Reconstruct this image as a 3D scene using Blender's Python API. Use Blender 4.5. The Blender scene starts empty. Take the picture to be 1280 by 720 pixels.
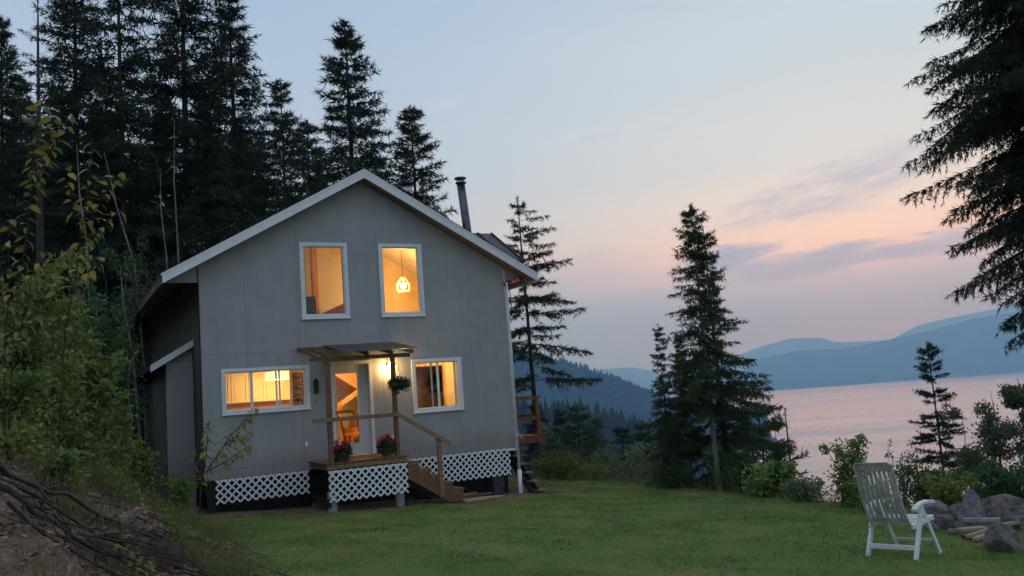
import bpy, math, random
import numpy as np
from mathutils import Vector, Matrix

# ------------------------------------------------------------------ camera, world, sun, exposure
scene = bpy.context.scene
COL = scene.collection
F, PITCH, ROLL, YAW = 1075.85, math.radians(6.71), math.radians(4.229), math.radians(28.62)
CAM = np.array([0.0, 0.0, 1.667])
_fw = np.array([0, math.cos(PITCH), math.sin(PITCH)])
_up = np.array([0, -math.sin(PITCH), math.cos(PITCH)])
_rt = np.array([1.0, 0, 0])
cam_r = _rt * math.cos(ROLL) - _up * math.sin(ROLL)
cam_u = _rt * math.sin(ROLL) + _up * math.cos(ROLL)
cd = bpy.data.cameras.new('camera')
cam = bpy.data.objects.new('camera', cd)
COL.objects.link(cam)
cam.matrix_world = Matrix(((cam_r[0], cam_u[0], -_fw[0], CAM[0]), (cam_r[1], cam_u[1], -_fw[1], CAM[1]),
                           (cam_r[2], cam_u[2], -_fw[2], CAM[2]), (0, 0, 0, 1)))
cd.sensor_width = 36; cd.lens = F / 1280 * 36
cd.clip_start = 0.1; cd.clip_end = 60000
scene.camera = cam
scene.view_settings.view_transform = 'Standard'
scene.view_settings.look = 'None'
scene.view_settings.gamma = 1
scene.view_settings.exposure = 0.56
scene.render.engine = 'CYCLES'
cy = scene.cycles
cy.use_denoising = True
try: cy.denoiser = 'OPENIMAGEDENOISE'
except Exception: pass
cy.max_bounces = 8; cy.diffuse_bounces = 3; cy.glossy_bounces = 3; cy.transparent_max_bounces = 12
cy.transmission_bounces = 4; cy.volume_bounces = 1
cy.sample_clamp_indirect = 4

def srgb(r, g, b):
    f = lambda c: (c / 255 / 12.92) if c <= 10 else ((c / 255 + 0.055) / 1.055) ** 2.4
    return (f(r), f(g), f(b), 1)

W = bpy.data.worlds.new('World'); scene.world = W; W.use_nodes = True
nt = W.node_tree; nt.nodes.clear()
class NT:
    """tiny helper to write node graphs"""
    def __init__(s, tree): s.t = tree
    def n(s, typ, **kw):
        x = s.t.nodes.new(typ)
        for k, v in kw.items(): setattr(x, k, v)
        return x
    def link(s, a, b): s.t.links.new(a, b)
    def m(s, op, a, b=None, c=None, clamp=False):
        x = s.t.nodes.new('ShaderNodeMath'); x.operation = op; x.use_clamp = clamp
        for i, v in enumerate((a, b, c)):
            if v is None: continue
            if isinstance(v, (int, float)): x.inputs[i].default_value = v
            else: s.t.links.new(v, x.inputs[i])
        return x.outputs[0]
    def mix(s, f, a, b, blend='MIX'):
        x = s.t.nodes.new('ShaderNodeMixRGB'); x.blend_type = blend
        for i, v in enumerate((f, a, b)):
            if isinstance(v, (int, float)): x.inputs[i].default_value = v if i == 0 else (v, v, v, 1)
            elif isinstance(v, tuple): x.inputs[i].default_value = v
            else: s.t.links.new(v, x.inputs[i])
        return x.outputs[0]
    def ramp(s, fac, stops, interp='LINEAR'):
        x = s.t.nodes.new('ShaderNodeValToRGB'); x.color_ramp.interpolation = interp
        e = x.color_ramp.elements
        while len(e) < len(stops): e.new(0.5)
        for i, (p, c) in enumerate(stops): e[i].position = p; e[i].color = c
        s.t.links.new(fac, x.inputs[0]); return x.outputs[0]
    def smooth(s, v, lo, hi):
        x = s.t.nodes.new('ShaderNodeMapRange'); x.interpolation_type = 'SMOOTHSTEP'; x.clamp = True
        s.t.links.new(v, x.inputs[0]); x.inputs[1].default_value = lo; x.inputs[2].default_value = hi
        return x.outputs[0]
    def noise(s, vec, scale, detail=4, rough=0.55, dist=0.0):
        x = s.t.nodes.new('ShaderNodeTexNoise')
        x.inputs['Scale'].default_value = scale; x.inputs['Detail'].default_value = detail
        x.inputs['Roughness'].default_value = rough; x.inputs['Distortion'].default_value = dist
        if vec is not None: s.t.links.new(vec, x.inputs['Vector'])
        return x.outputs['Fac']
    def xyz(s, x_, y_, z_):
        x = s.t.nodes.new('ShaderNodeCombineXYZ')
        for i, v in enumerate((x_, y_, z_)):
            if isinstance(v, (int, float)): x.inputs[i].default_value = v
            else: s.t.links.new(v, x.inputs[i])
        return x.outputs[0]

SUN_AZ, SUN_EL = math.radians(24), math.radians(2.0)     # the afterglow, right of the far mountains
g = NT(nt)
tc = g.n('ShaderNodeTexCoord')
nrm = g.n('ShaderNodeVectorMath', operation='NORMALIZE'); g.link(tc.outputs['Generated'], nrm.inputs[0])
sep = g.n('ShaderNodeSeparateXYZ'); g.link(nrm.outputs[0], sep.inputs[0])
el = g.m('MULTIPLY', g.m('ARCSINE', sep.outputs[2]), 57.29578)
az = g.m('MULTIPLY', g.m('ARCTAN2', sep.outputs[0], sep.outputs[1]), 57.29578)
elf = g.m('DIVIDE', g.m('ADD', el, 6), 96, clamp=True)
P_ = lambda e: (e + 6) / 96
glow = g.ramp(elf, [(P_(-6), srgb(100, 138, 186)), (P_(2), srgb(112, 152, 198)), (P_(4.0), srgb(128, 160, 202)), (P_(5.3), srgb(150, 168, 198)), (P_(6.4), srgb(188, 181, 186)),
                    (P_(7.8), srgb(216, 196, 174)), (P_(10.5), srgb(200, 198, 192)), (P_(13.5), srgb(180, 191, 198)), (P_(20), srgb(166, 182, 196)),
                    (P_(27), srgb(152, 170, 189)), (P_(89), srgb(164, 178, 194))], 'EASE')
dusk = g.ramp(elf, [(P_(-6), srgb(100, 134, 180)), (P_(3), srgb(122, 154, 198)), (P_(9), srgb(152, 174, 202)), (P_(17), srgb(146, 167, 194)),
                    (P_(27), srgb(136, 157, 186)), (P_(89), srgb(162, 176, 194))], 'EASE')
daz = g.m('ABSOLUTE', g.m('SUBTRACT', az, 22))
side = g.m('SUBTRACT', 1.0, g.smooth(daz, 0, 40))
sky = g.mix(side, dusk, glow)
# clouds: streaks in azimuth / elevation, thin veils higher up, two slate banks above the sunset band
cv = g.xyz(g.m('MULTIPLY', az, 0.055), g.m('MULTIPLY', g.m('ADD', el, g.m('MULTIPLY', az, -0.10)), 0.26), 0.7)
n1 = g.noise(cv, 2.2, 7, 0.62, 0.5)
n2 = g.noise(cv, 7.5, 6, 0.65, 0.4)
def bank(a0, e0, sa, se, tilt):
    da = g.m('SUBTRACT', az, a0)
    de = g.m('SUBTRACT', g.m('SUBTRACT', el, e0), g.m('MULTIPLY', da, tilt))
    r = g.m('ADD', g.m('POWER', g.m('ABSOLUTE', g.m('DIVIDE', da, sa)), 2), g.m('POWER', g.m('ABSOLUTE', g.m('DIVIDE', de, se)), 2))
    return g.m('SUBTRACT', 1.0, g.m('MINIMUM', r, 1.0))
cvf = g.xyz(g.m('MULTIPLY', az, 0.09), g.m('MULTIPLY', g.m('ADD', el, g.m('MULTIPLY', az, -0.05)), 0.75), 3.1)
n3 = g.noise(cvf, 4.0, 5, 0.65, 0.6)
nb = g.m('ADD', g.m('ADD', g.m('MULTIPLY', n1, 0.55), g.m('MULTIPLY', n2, 0.25)), g.m('MULTIPLY', n3, 0.30))
def cloud(b, lo, hi):
    return g.smooth(g.m('ADD', g.m('MULTIPLY', b, 0.62), g.m('MULTIPLY', g.m('SUBTRACT', nb, 0.55), 2.2)), lo, hi)
c1 = cloud(bank(20.5, 6.6, 11.5, 1.35, 0.030), 0.18, 0.62)
c2 = cloud(bank(14.6, 7.6, 4.4, 1.1, 0.05), 0.18, 0.60)
c3 = cloud(bank(21.0, 10.9, 11.0, 2.3, 0.20), 0.22, 0.72)
c4 = cloud(bank(5.0, 7.4, 9.0, 2.2, 0.06), 0.26, 0.80)
cm = g.m('MAXIMUM', g.m('MULTIPLY', g.m('MAXIMUM', c1, c2), 0.95), g.m('MAXIMUM', g.m('MULTIPLY', c3, 0.62), g.m('MULTIPLY', c4, 0.35)))
sky = g.mix(cm, sky, srgb(126, 145, 184))
veil = g.m('MULTIPLY', g.smooth(n1, 0.5, 0.8), 0.12)
sky = g.mix(veil, sky, srgb(206, 208, 214))
nish = g.n('ShaderNodeTexSky', sky_type='NISHITA', sun_disc=False)
nish.sun_elevation = SUN_EL; nish.sun_rotation = SUN_AZ; nish.altitude = 600; nish.dust_density = 2.5
nmul = g.mix(1.0, nish.outputs[0], (0.10, 0.10, 0.10, 1), 'MULTIPLY')
sky = g.mix(0.06, sky, nmul)
bg = g.n('ShaderNodeBackground'); g.link(sky, bg.inputs[0]); bg.inputs[1].default_value = 1.2
ow = g.n('ShaderNodeOutputWorld'); g.link(bg.outputs[0], ow.inputs[0])

sd = bpy.data.lights.new('sun', 'SUN'); sd.energy = 0.12; sd.angle = math.radians(25); sd.color = (1.0, 0.82, 0.68)
so = bpy.data.objects.new('sun', sd); COL.objects.link(so)
so.rotation_euler = Vector((-math.sin(SUN_AZ) * math.cos(0.16), -math.cos(SUN_AZ) * math.cos(0.16), -math.sin(0.16))).to_track_quat('-Z', 'Y').to_euler()

# ------------------------------------------------------------------ helpers
R = math.radians
def ray(px, py):
    dx, dy = px - 640, py - 360
    return _fw * F + cam_r * dx - cam_u * dy
def at(px, py, Y):
    """point seen at that pixel whose forward distance is Y metres"""
    d = ray(px, py); return CAM + d * (Y / d[1])
OX = np.array([-6.697, 18.267, 1.667 - 1.242])           # front left foot of the siding
HT = np.array([math.cos(YAW), math.sin(YAW), 0]); HN = np.array([-math.sin(YAW), math.cos(YAW), 0])
def hw(u, w, v): return OX + HT * u + HN * w + np.array([0, 0, v])
def hb(px, py, w):
    """house coordinates (u, v) of a pixel on the plane w behind the front wall"""
    d = ray(px, py); s = ((OX + HN * w - CAM) @ HN) / (d @ HN); p = CAM + d * s - OX
    return float(p @ HT), float(p[2])

class MB:
    def __init__(s): s.v = []; s.f = []
    def add(s, vs, fs):
        o = len(s.v); s.v += [tuple(map(float, p)) for p in vs]; s.f += [tuple(i + o for i in f) for f in fs]; return s
    def box(s, a, b):
        x0, y0, z0 = a; x1, y1, z1 = b
        return s.add([(x0,y0,z0),(x1,y0,z0),(x1,y1,z0),(x0,y1,z0),(x0,y0,z1),(x1,y0,z1),(x1,y1,z1),(x0,y1,z1)],
                     [(0,3,2,1),(4,5,6,7),(0,1,5,4),(1,2,6,5),(2,3,7,6),(3,0,4,7)])
    def bar(s, a, b, wd, th, up=(0,0,1)):
        """rectangular bar from a to b, wd across (side) and th along up"""
        a = Vector(a); b = Vector(b); d = (b - a).normalized(); u = Vector(up)
        sd_ = d.cross(u)
        if sd_.length < 1e-5: sd_ = d.cross(Vector((0, 1, 0)))
        sd_.normalize(); u = sd_.cross(d).normalized()
        P = []
        for q in (a, b):
            for i, j in ((-1,-1),(1,-1),(1,1),(-1,1)): P.append(q + sd_ * (i * wd / 2) + u * (j * th / 2))
        return s.add(P, [(0,1,2,3),(7,6,5,4),(0,4,5,1),(1,5,6,2),(2,6,7,3),(3,7,4,0)])
    def prism(s, poly, axis, a, b):
        """extrude a 2D polygon: axis 1 = along y (poly in x,z), axis 0 = along x (poly in y,z), axis 2 = along z"""
        n = len(poly); P = []
        for t in (a, b):
            for p, q in poly: P.append((p, t, q) if axis == 1 else ((t, p, q) if axis == 0 else (p, q, t)))
        return s.add(P, [tuple(range(n)), tuple(range(2*n-1, n-1, -1))] + [(i, i+n, (i+1) % n + n, (i+1) % n) for i in range(n)])
    def tube(s, pts, rad, k=8, caps=True):
        pts = [Vector(p) for p in pts]; n = len(pts); o = len(s.v)
        rad = rad if isinstance(rad, (list, tuple)) else [rad] * n
        prev = None
        for i, p in enumerate(pts):
            d = (pts[min(i+1, n-1)] - pts[max(i-1, 0)]).normalized()
            if prev is None: x = d.orthogonal().normalized()
            else: x = (prev - d * prev.dot(d)); x = x.normalized() if x.length > 1e-6 else d.orthogonal().normalized()
            prev = x; y = d.cross(x)
            for j in range(k):
                t = 2 * math.pi * j / k; s.v.append(tuple(p + (x * math.cos(t) + y * math.sin(t)) * rad[i]))
        for i in range(n - 1):
            for j in range(k):
                a = o + i*k + j; b = o + i*k + (j+1) % k; s.f.append((a, b, b + k, a + k))
        if caps and k > 2: s.f.append(tuple(o + j for j in range(k-1, -1, -1))); s.f.append(tuple(o + (n-1)*k + j for j in range(k)))
        return s
    def lathe(s, prof, c=(0,0,0), k=16):
        o = len(s.v); n = len(prof)
        for r, z in prof:
            for j in range(k): t = 2*math.pi*j/k; s.v.append((c[0]+r*math.cos(t), c[1]+r*math.sin(t), c[2]+z))
        for i in range(n-1):
            for j in range(k): a = o+i*k+j; b = o+i*k+(j+1) % k; s.f.append((a, b, b+k, a+k))
        s.f.append(tuple(o+j for j in range(k-1,-1,-1))); s.f.append(tuple(o+(n-1)*k+j for j in range(k))); return s
    def build(s, name, mat, parent=None, loc=None, smooth=False, bevel=0):
        me = bpy.data.meshes.new(name); me.from_pydata(s.v, [], s.f); me.update()
        return mkobj(name, me, mat, parent, loc, smooth, bevel)
def mkobj(name, me, mat, parent=None, loc=None, smooth=False, bevel=0):
    if mat is not None and not me.materials: me.materials.append(mat)
    if smooth: me.polygons.foreach_set('use_smooth', [True] * len(me.polygons))
    o = bpy.data.objects.new(name, me); COL.objects.link(o)
    if parent is not None: o.parent = parent
    if loc is not None: o.location = loc
    if bevel:
        b = o.modifiers.new('edge', 'BEVEL'); b.width = bevel; b.segments = 2; b.limit_method = 'ANGLE'
    return o
def np_mesh(name, V, Fq):
    """V (n,3), Fq (m,3|4) -> mesh, fast"""
    me = bpy.data.meshes.new(name); V = np.asarray(V, np.float32); Fq = np.asarray(Fq, np.int32); k = Fq.shape[1]
    me.vertices.add(len(V)); me.vertices.foreach_set('co', V.ravel())
    me.loops.add(Fq.size); me.loops.foreach_set('vertex_index', Fq.ravel())
    me.polygons.add(len(Fq)); me.polygons.foreach_set('loop_start', np.arange(0, Fq.size, k, dtype=np.int32))
    me.update(calc_edges=True); me.validate(); return me
def tag(o, label=None, cat=None, group=None, kind=None):
    if label: o['label'] = label
    if cat: o['category'] = cat
    if group: o['group'] = group
    if kind: o['kind'] = kind
    return o
def thing(name, label, cat, loc=(0,0,0), rz=0.0, group=None):
    o = bpy.data.objects.new(name, None); COL.objects.link(o); o.empty_display_size = 0.2
    o.location = tuple(loc); o.rotation_euler = (0, 0, rz); return tag(o, label, cat, group)
def lamp(name, parent, loc, power, color, size=0.05):
    l = bpy.data.lights.new(name, 'POINT'); l.energy = power; l.color = color; l.shadow_soft_size = size
    o = bpy.data.objects.new(name, l); COL.objects.link(o); o.parent = parent; o.location = loc; return o

# ------------------------------------------------------------------ materials
MATS = {}
def mat(name, c, rough=0.7, var=0.12, scale=6.0, stretch=(1,1,1), bump=0.0, bscale=60.0, spec=0.3, c2=None, metal=0.0, rnd=0.0, coord='Object', detail=5):
    if name in MATS: return MATS[name]
    m_ = bpy.data.materials.new(name); m_.use_nodes = True; t = NT(m_.node_tree)
    b = m_.node_tree.nodes['Principled BSDF']
    tc_ = t.n('ShaderNodeTexCoord'); mp = t.n('ShaderNodeMapping'); mp.inputs['Scale'].default_value = stretch
    t.link(tc_.outputs[coord], mp.inputs[0])
    nz = t.noise(mp.outputs[0], scale, detail, 0.62)
    ca = c + (1,) if len(c) == 3 else c
    if c2 is None: lo = tuple(x * (1 - 1.6*var) for x in ca[:3]) + (1,); hi = tuple(min(1, x * (1 + 1.6*var)) for x in ca[:3]) + (1,)
    else: lo = ca; hi = c2 + (1,) if len(c2) == 3 else c2
    col = t.ramp(nz, [(0.32, lo), (0.68, hi)])
    if rnd:
        oi = t.n('ShaderNodeObjectInfo')
        hs = t.n('ShaderNodeHueSaturation'); t.link(col, hs.inputs['Color'])
        t.link(t.m('ADD', 1 - rnd, t.m('MULTIPLY', oi.outputs['Random'], 2 * rnd)), hs.inputs['Value'])
        t.link(t.m('ADD', 0.5 - rnd * 0.06, t.m('MULTIPLY', oi.outputs['Random'], rnd * 0.12)), hs.inputs['Hue'])
        col = hs.outputs[0]
    t.link(col, b.inputs['Base Color'])
    b.inputs['Roughness'].default_value = rough; b.inputs['Specular IOR Level'].default_value = spec; b.inputs['Metallic'].default_value = metal
    if bump:
        bp = t.n('ShaderNodeBump'); bp.inputs['Strength'].default_value = bump; bp.inputs['Distance'].default_value = 0.02
        t.link(t.noise(mp.outputs[0], bscale, 4), bp.inputs['Height']); t.link(bp.outputs[0], b.inputs['Normal'])
    MATS[name] = m_; return m_
def emit(name, c, s):
    m_ = bpy.data.materials.new(name); m_.use_nodes = True; b = m_.node_tree.nodes['Principled BSDF']
    b.inputs['Base Color'].default_value = c + (1,); b.inputs['Emission Color'].default_value = c + (1,); b.inputs['Emission Strength'].default_value = s
    MATS[name] = m_; return m_
def leafmat(name, c, c2, rnd=0.15, rough=0.6, trans=0.25, scale=3.0):
    m_ = mat(name, c, rough, c2=c2, scale=scale, rnd=rnd, spec=0.25)
    t = NT(m_.node_tree); b = m_.node_tree.nodes['Principled BSDF']; out = m_.node_tree.nodes['Material Output']
    tr = t.n('ShaderNodeBsdfTranslucent'); src = b.inputs['Base Color'].links[0].from_socket; t.link(src, tr.inputs[0])
    mx = t.n('ShaderNodeMixShader'); mx.inputs[0].default_value = trans
    t.link(b.outputs[0], mx.inputs[1]); t.link(tr.outputs[0], mx.inputs[2]); t.link(mx.outputs[0], out.inputs[0]); return m_

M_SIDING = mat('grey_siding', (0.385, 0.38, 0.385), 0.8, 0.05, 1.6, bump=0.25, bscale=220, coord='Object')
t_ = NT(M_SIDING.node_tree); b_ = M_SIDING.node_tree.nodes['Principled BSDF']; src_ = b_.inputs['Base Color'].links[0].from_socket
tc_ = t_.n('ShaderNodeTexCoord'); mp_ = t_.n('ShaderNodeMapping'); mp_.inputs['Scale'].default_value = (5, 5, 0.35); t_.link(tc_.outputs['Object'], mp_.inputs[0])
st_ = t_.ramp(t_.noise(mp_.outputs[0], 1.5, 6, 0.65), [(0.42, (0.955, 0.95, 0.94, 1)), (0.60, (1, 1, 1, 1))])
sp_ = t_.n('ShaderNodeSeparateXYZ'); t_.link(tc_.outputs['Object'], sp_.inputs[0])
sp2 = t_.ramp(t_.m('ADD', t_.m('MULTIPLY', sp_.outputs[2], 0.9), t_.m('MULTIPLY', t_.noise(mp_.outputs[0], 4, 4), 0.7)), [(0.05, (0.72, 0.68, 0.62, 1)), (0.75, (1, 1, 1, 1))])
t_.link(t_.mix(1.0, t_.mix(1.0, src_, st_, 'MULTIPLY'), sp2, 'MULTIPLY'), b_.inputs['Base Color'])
M_SIDING2 = mat('grey_wall', (0.36, 0.35, 0.345), 0.85, 0.06, 2, bump=0.2, bscale=160)
M_WHITE = mat('white_trim', (0.78, 0.79, 0.81), 0.5, 0.05, 5, bump=0.06)
M_LATT = mat('white_lattice', (0.84, 0.85, 0.86), 0.45, 0.04, 8)
M_ROOF = mat('dark_roof_metal', (0.035, 0.035, 0.042), 0.45, 0.2, 5, metal=0.3)
M_SOFFIT = mat('soffit_wood', (0.30, 0.20, 0.13), 0.75, 0.18, 3, stretch=(1, 8, 8))
M_DARKWALL = mat('dark_left_wall', (0.10, 0.095, 0.075), 0.9, 0.25, 3, bump=0.2)  # much darker than the front siding; left walls and left eave fascia
M_DECK = mat('stained_deck_wood', (0.19, 0.095, 0.05), 0.7, 0.28, 5, stretch=(1.5, 9, 9), bump=0.25, rnd=0.12)
M_DECKL = mat('weathered_rail_wood', (0.26, 0.16, 0.095), 0.7, 0.25, 4, stretch=(2, 10, 10), bump=0.25, rnd=0.1)
M_RED_DECK = mat('cedar_red_wood', (0.23, 0.09, 0.045), 0.65, 0.25, 4, stretch=(3, 6, 3), rnd=0.1)
M_OLDWOOD = mat('pale_sawn_wood', (0.36, 0.27, 0.185), 0.8, 0.25, 5, stretch=(1, 10, 10), bump=0.3, rnd=0.15)
M_CORR = mat('corrugated_sheet', (0.16, 0.16, 0.165), 0.38, 0.3, 4, metal=0.75)
M_CONC = mat('concrete', (0.26, 0.26, 0.26), 0.9, 0.2, 6, bump=0.4, bscale=40)
M_BLACK = mat('black_paint', (0.012, 0.012, 0.014), 0.5, 0.2, 8)
M_UNDER = mat('shade_black', (0.018, 0.016, 0.014), 0.95, 0.3, 4)  # near-black standing in for shade under floor and steps; also backs panel joints
M_STEEL = mat('stove_pipe_steel', (0.10, 0.10, 0.11), 0.28, 0.2, 6, metal=0.85)
M_CREAM = mat('cream_plaster', (0.62, 0.54, 0.42), 0.85, 0.06, 3, bump=0.05)
M_WARM = mat('orange_plaster', (0.66, 0.46, 0.22), 0.85, 0.08, 2.2, bump=0.05)
M_CAB = mat('cream_cabinet', (0.66, 0.58, 0.44), 0.5, 0.04, 4)
M_TIMBER = mat('varnished_timber', (0.46, 0.20, 0.07), 0.45, 0.25, 4, stretch=(6, 6, 1))
M_PINE = mat('knotty_pine', (0.50, 0.32, 0.16), 0.5, 0.25, 3, stretch=(8, 8, 1))
M_TILE = mat('backsplash_tile', (0.42, 0.24, 0.12), 0.5, 0.1, 8)
M_DARKI = mat('dark_furniture', (0.03, 0.022, 0.018), 0.5, 0.3, 6)
M_DOORW = mat('white_door', (0.62, 0.61, 0.60), 0.5, 0.03, 4)
M_BLANKET = mat('red_brown_blanket', (0.16, 0.05, 0.03), 0.95, 0.5, 14)
M_RED = mat('red_paint', (0.55, 0.03, 0.025), 0.4, 0.1, 6)
M_GLASS = bpy.data.materials.new('window_glass'); M_GLASS.use_nodes = True
t_ = NT(M_GLASS.node_tree); M_GLASS.node_tree.nodes.remove(M_GLASS.node_tree.nodes['Principled BSDF'])
fr_ = t_.n('ShaderNodeFresnel'); fr_.inputs[0].default_value = 1.45
tb_ = t_.n('ShaderNodeBsdfTransparent'); tb_.inputs[0].default_value = (0.95, 0.96, 0.95, 1)
gb_ = t_.n('ShaderNodeBsdfGlossy'); gb_.inputs['Roughness'].default_value = 0.03
mx_ = t_.n('ShaderNodeMixShader'); t_.link(fr_.outputs[0], mx_.inputs[0]); t_.link(tb_.outputs[0], mx_.inputs[1]); t_.link(gb_.outputs[0], mx_.inputs[2])
t_.link(mx_.outputs[0], M_GLASS.node_tree.nodes['Material Output'].inputs[0])
M_BARK = mat('bark', (0.055, 0.045, 0.038), 0.95, 0.35, 5, stretch=(3, 3, 0.6), bump=0.8, bscale=25)
M_PALEBARK = mat('pale_bark', (0.17, 0.155, 0.135), 0.9, 0.35, 6, stretch=(2, 2, 0.8), bump=0.5, bscale=25)
M_TWIG = mat('twig_bark', (0.07, 0.05, 0.042), 0.9, 0.35, 9, rnd=0.3)
M_DEADTWIG = mat('dead_branch_bark', (0.06, 0.042, 0.04), 0.85, 0.4, 7, bump=0.5, bscale=40, rnd=0.35)
M_FIR = leafmat('fir_needles', (0.022, 0.036, 0.020), (0.050, 0.072, 0.036), 0.25, 0.7, 0.15, 0.9)
M_FIRN = leafmat('near_fir_needles', (0.016, 0.026, 0.015), (0.040, 0.058, 0.028), 0.1, 0.7, 0.15, 0.9)
M_YOUNG = leafmat('young_fir_needles', (0.044, 0.081, 0.043), (0.088, 0.144, 0.069), 0.15, 0.7, 0.2, 1.2)
M_CEDAR = leafmat('cedar_foliage', (0.030, 0.050, 0.020), (0.075, 0.105, 0.040), 0.15, 0.7, 0.2, 0.9)
M_LEAF = leafmat('shrub_leaves', (0.110, 0.179, 0.048), (0.248, 0.303, 0.083), 0.2, 0.6, 0.3, 1.5)
M_LEAFY = leafmat('yellowing_leaves', (0.13, 0.19, 0.045), (0.29, 0.29, 0.07), 0.2, 0.6, 0.3, 1.2)
M_LEAFD = leafmat('dark_green_leaves', (0.046, 0.098, 0.034), (0.104, 0.176, 0.058), 0.2, 0.6, 0.25, 1.5)
M_LEAFB = leafmat('grey_green_leaves', (0.095, 0.128, 0.068), (0.203, 0.243, 0.121), 0.2, 0.6, 0.3, 1.5)

# ------------------------------------------------------------------ terrain
LAKE = -118.0
TOE_Y = np.array([-20, 0, 5, 9.9, 14, 18, 22, 40, 200, 3000.]); TOE_X = np.array([2, -0.7, -1.35, -2.75, -4.7, -7.0, -9.5, -15, -40, -300.])
EDG_X = np.array([-3000, -40, -10, 0, 1.4, 2.6, 4.5, 5.9, 6.6, 8, 14, 40, 300, 9000.]); EDG_Y = np.array([40, 38, 34, 28, 26, 24, 20, 17, 15.6, 14.4, 12, 6, -40, -400.])
def hsh(x, y, s): return np.sin(x * 1.7 * s + 1.3) * np.cos(y * 1.3 * s + 0.7) + 0.6 * np.sin(x * 3.1 * s + y * 2.3 * s)
def bank_s(x, y): return np.maximum(0, np.interp(y, TOE_Y, TOE_X) - x)
def ground_z(x, y):
    x = np.asarray(x, float); y = np.asarray(y, float)
    near = np.clip(1 - np.hypot(x, y) / 80, 0, 1)
    z = (-0.0457 * x - 0.0415 * y) * np.where(np.hypot(x, y) < 60, 1, 60 / np.maximum(np.hypot(x, y), 60))
    z = z + 0.02 * hsh(x, y, 0.9) * near
    s = bank_s(x, y)
    b = np.where(s < 1.2, 0.24 * s * s, 0.3456 + 0.70 * (s - 1.2)); b = np.where(s > 6, 0.3456 + 0.70 * 4.8 + 0.34 * (s - 6), b)
    z = z + np.minimum(b, 70) + np.minimum(s, 1.5) * 0.09 * hsh(x, y, 2.1)
    e = np.maximum(0, y - np.interp(x, EDG_X, EDG_Y)) * 0.75
    wgt = np.clip((x + 14 + 0.05 * y) / 12, 0, 1)
    z = z - wgt * np.where(e < 3, 0.09 * e * e, 0.81 + 0.54 * (e - 3))
    return np.maximum(z, LAKE - 6)
def gz(x, y): return float(ground_z(x, y))
def on_ground(px, py):
    d = ray(px, py); d = d / d[1]; y = 3.0
    while y < 400:
        p = CAM + d * y
        if p[2] < gz(p[0], p[1]): break
        y += 0.02
    return CAM + d * y

def warp(n, lim, near, p=2.6):
    t = np.linspace(-1, 1, n); return np.sign(t) * (near * np.abs(t) + (lim - near) * np.abs(t) ** (p * 2.2))
gx = np.unique(np.concatenate([np.arange(-16, 16.01, 0.2), np.geomspace(16.5, 14000, 60), -np.geomspace(16.5, 14000, 60)]))
gy = np.unique(np.concatenate([np.arange(-4, 34.01, 0.2), np.geomspace(34.5, 12000, 64), -np.geomspace(4.5, 3000, 24)]))
GX, GY = np.meshgrid(gx, gy); GZ = ground_z(GX, GY)
nx, ny = len(gx), len(gy)
idx = np.arange(nx * ny).reshape(ny, nx)
fq = np.stack([idx[:-1, :-1], idx[:-1, 1:], idx[1:, 1:], idx[1:, :-1]], -1).reshape(-1, 4)
gme = np_mesh('ground', np.stack([GX, GY, GZ], -1).reshape(-1, 3), fq)
att = gme.attributes.new('bank', 'FLOAT', 'POINT')
e_ = np.maximum(0, GY - np.interp(GX, EDG_X, EDG_Y))
hu = (GX - OX[0]) * HT[0] + (GY - OX[1]) * HT[1]; hwd = (GX - OX[0]) * HN[0] + (GY - OX[1]) * HN[1]
nearhouse = np.clip((1.9 - np.maximum(np.maximum(-hu, hu - 7.6), -hwd)) / 0.7, 0, 1) * (hwd > -2.3)
att.data.foreach_set('value', np.clip(np.maximum(np.maximum(bank_s(GX, GY) / 1.0, e_ / 2.5), nearhouse * 0.9), 0, 1).ravel().astype(np.float32))
M_GROUND = bpy.data.materials.new('lawn_and_soil'); M_GROUND.use_nodes = True
t_ = NT(M_GROUND.node_tree); b_ = M_GROUND.node_tree.nodes['Principled BSDF']
tc_ = t_.n('ShaderNodeTexCoord'); ob_ = tc_.outputs['Object']
na = t_.noise(ob_, 0.55, 5, 0.6); nb_ = t_.noise(ob_, 5, 5, 0.65); nc_ = t_.noise(ob_, 28, 4, 0.6)
lawn = t_.ramp(t_.m('ADD', t_.m('MULTIPLY', na, 0.6), t_.m('MULTIPLY', nb_, 0.4)), [(0.36, (0.08, 0.13, 0.036, 1)), (0.52, (0.13, 0.18, 0.052, 1)), (0.66, (0.22, 0.19, 0.09, 1))])
soil = t_.ramp(t_.m('ADD', t_.m('MULTIPLY', nb_, 0.5), t_.m('MULTIPLY', nc_, 0.5)), [(0.34, (0.055, 0.04, 0.032, 1)), (0.5, (0.17, 0.12, 0.088, 1)), (0.66, (0.30, 0.225, 0.165, 1))])
at_ = t_.n('ShaderNodeAttribute'); at_.attribute_name = 'bank'
bf = t_.smooth(t_.m('ADD', at_.outputs['Fac'], t_.m('MULTIPLY', t_.m('SUBTRACT', nb_, 0.5), 0.9)), 0.25, 0.75)
sp_ = t_.n('ShaderNodeSeparateXYZ'); t_.link(ob_, sp_.inputs[0])
t_.link(t_.mix(bf, lawn, soil), b_.inputs['Base Color'])
b_.inputs['Roughness'].default_value = 0.95; b_.inputs['Specular IOR Level'].default_value = 0.1
bp_ = t_.n('ShaderNodeBump'); bp_.inputs['Strength'].default_value = 0.7; bp_.inputs['Distance'].default_value = 0.05
t_.link(nc_, bp_.inputs['Height']); t_.link(bp_.outputs[0], b_.inputs['Normal'])
tag(mkobj('ground', gme, M_GROUND, smooth=True), kind='structure')

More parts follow.
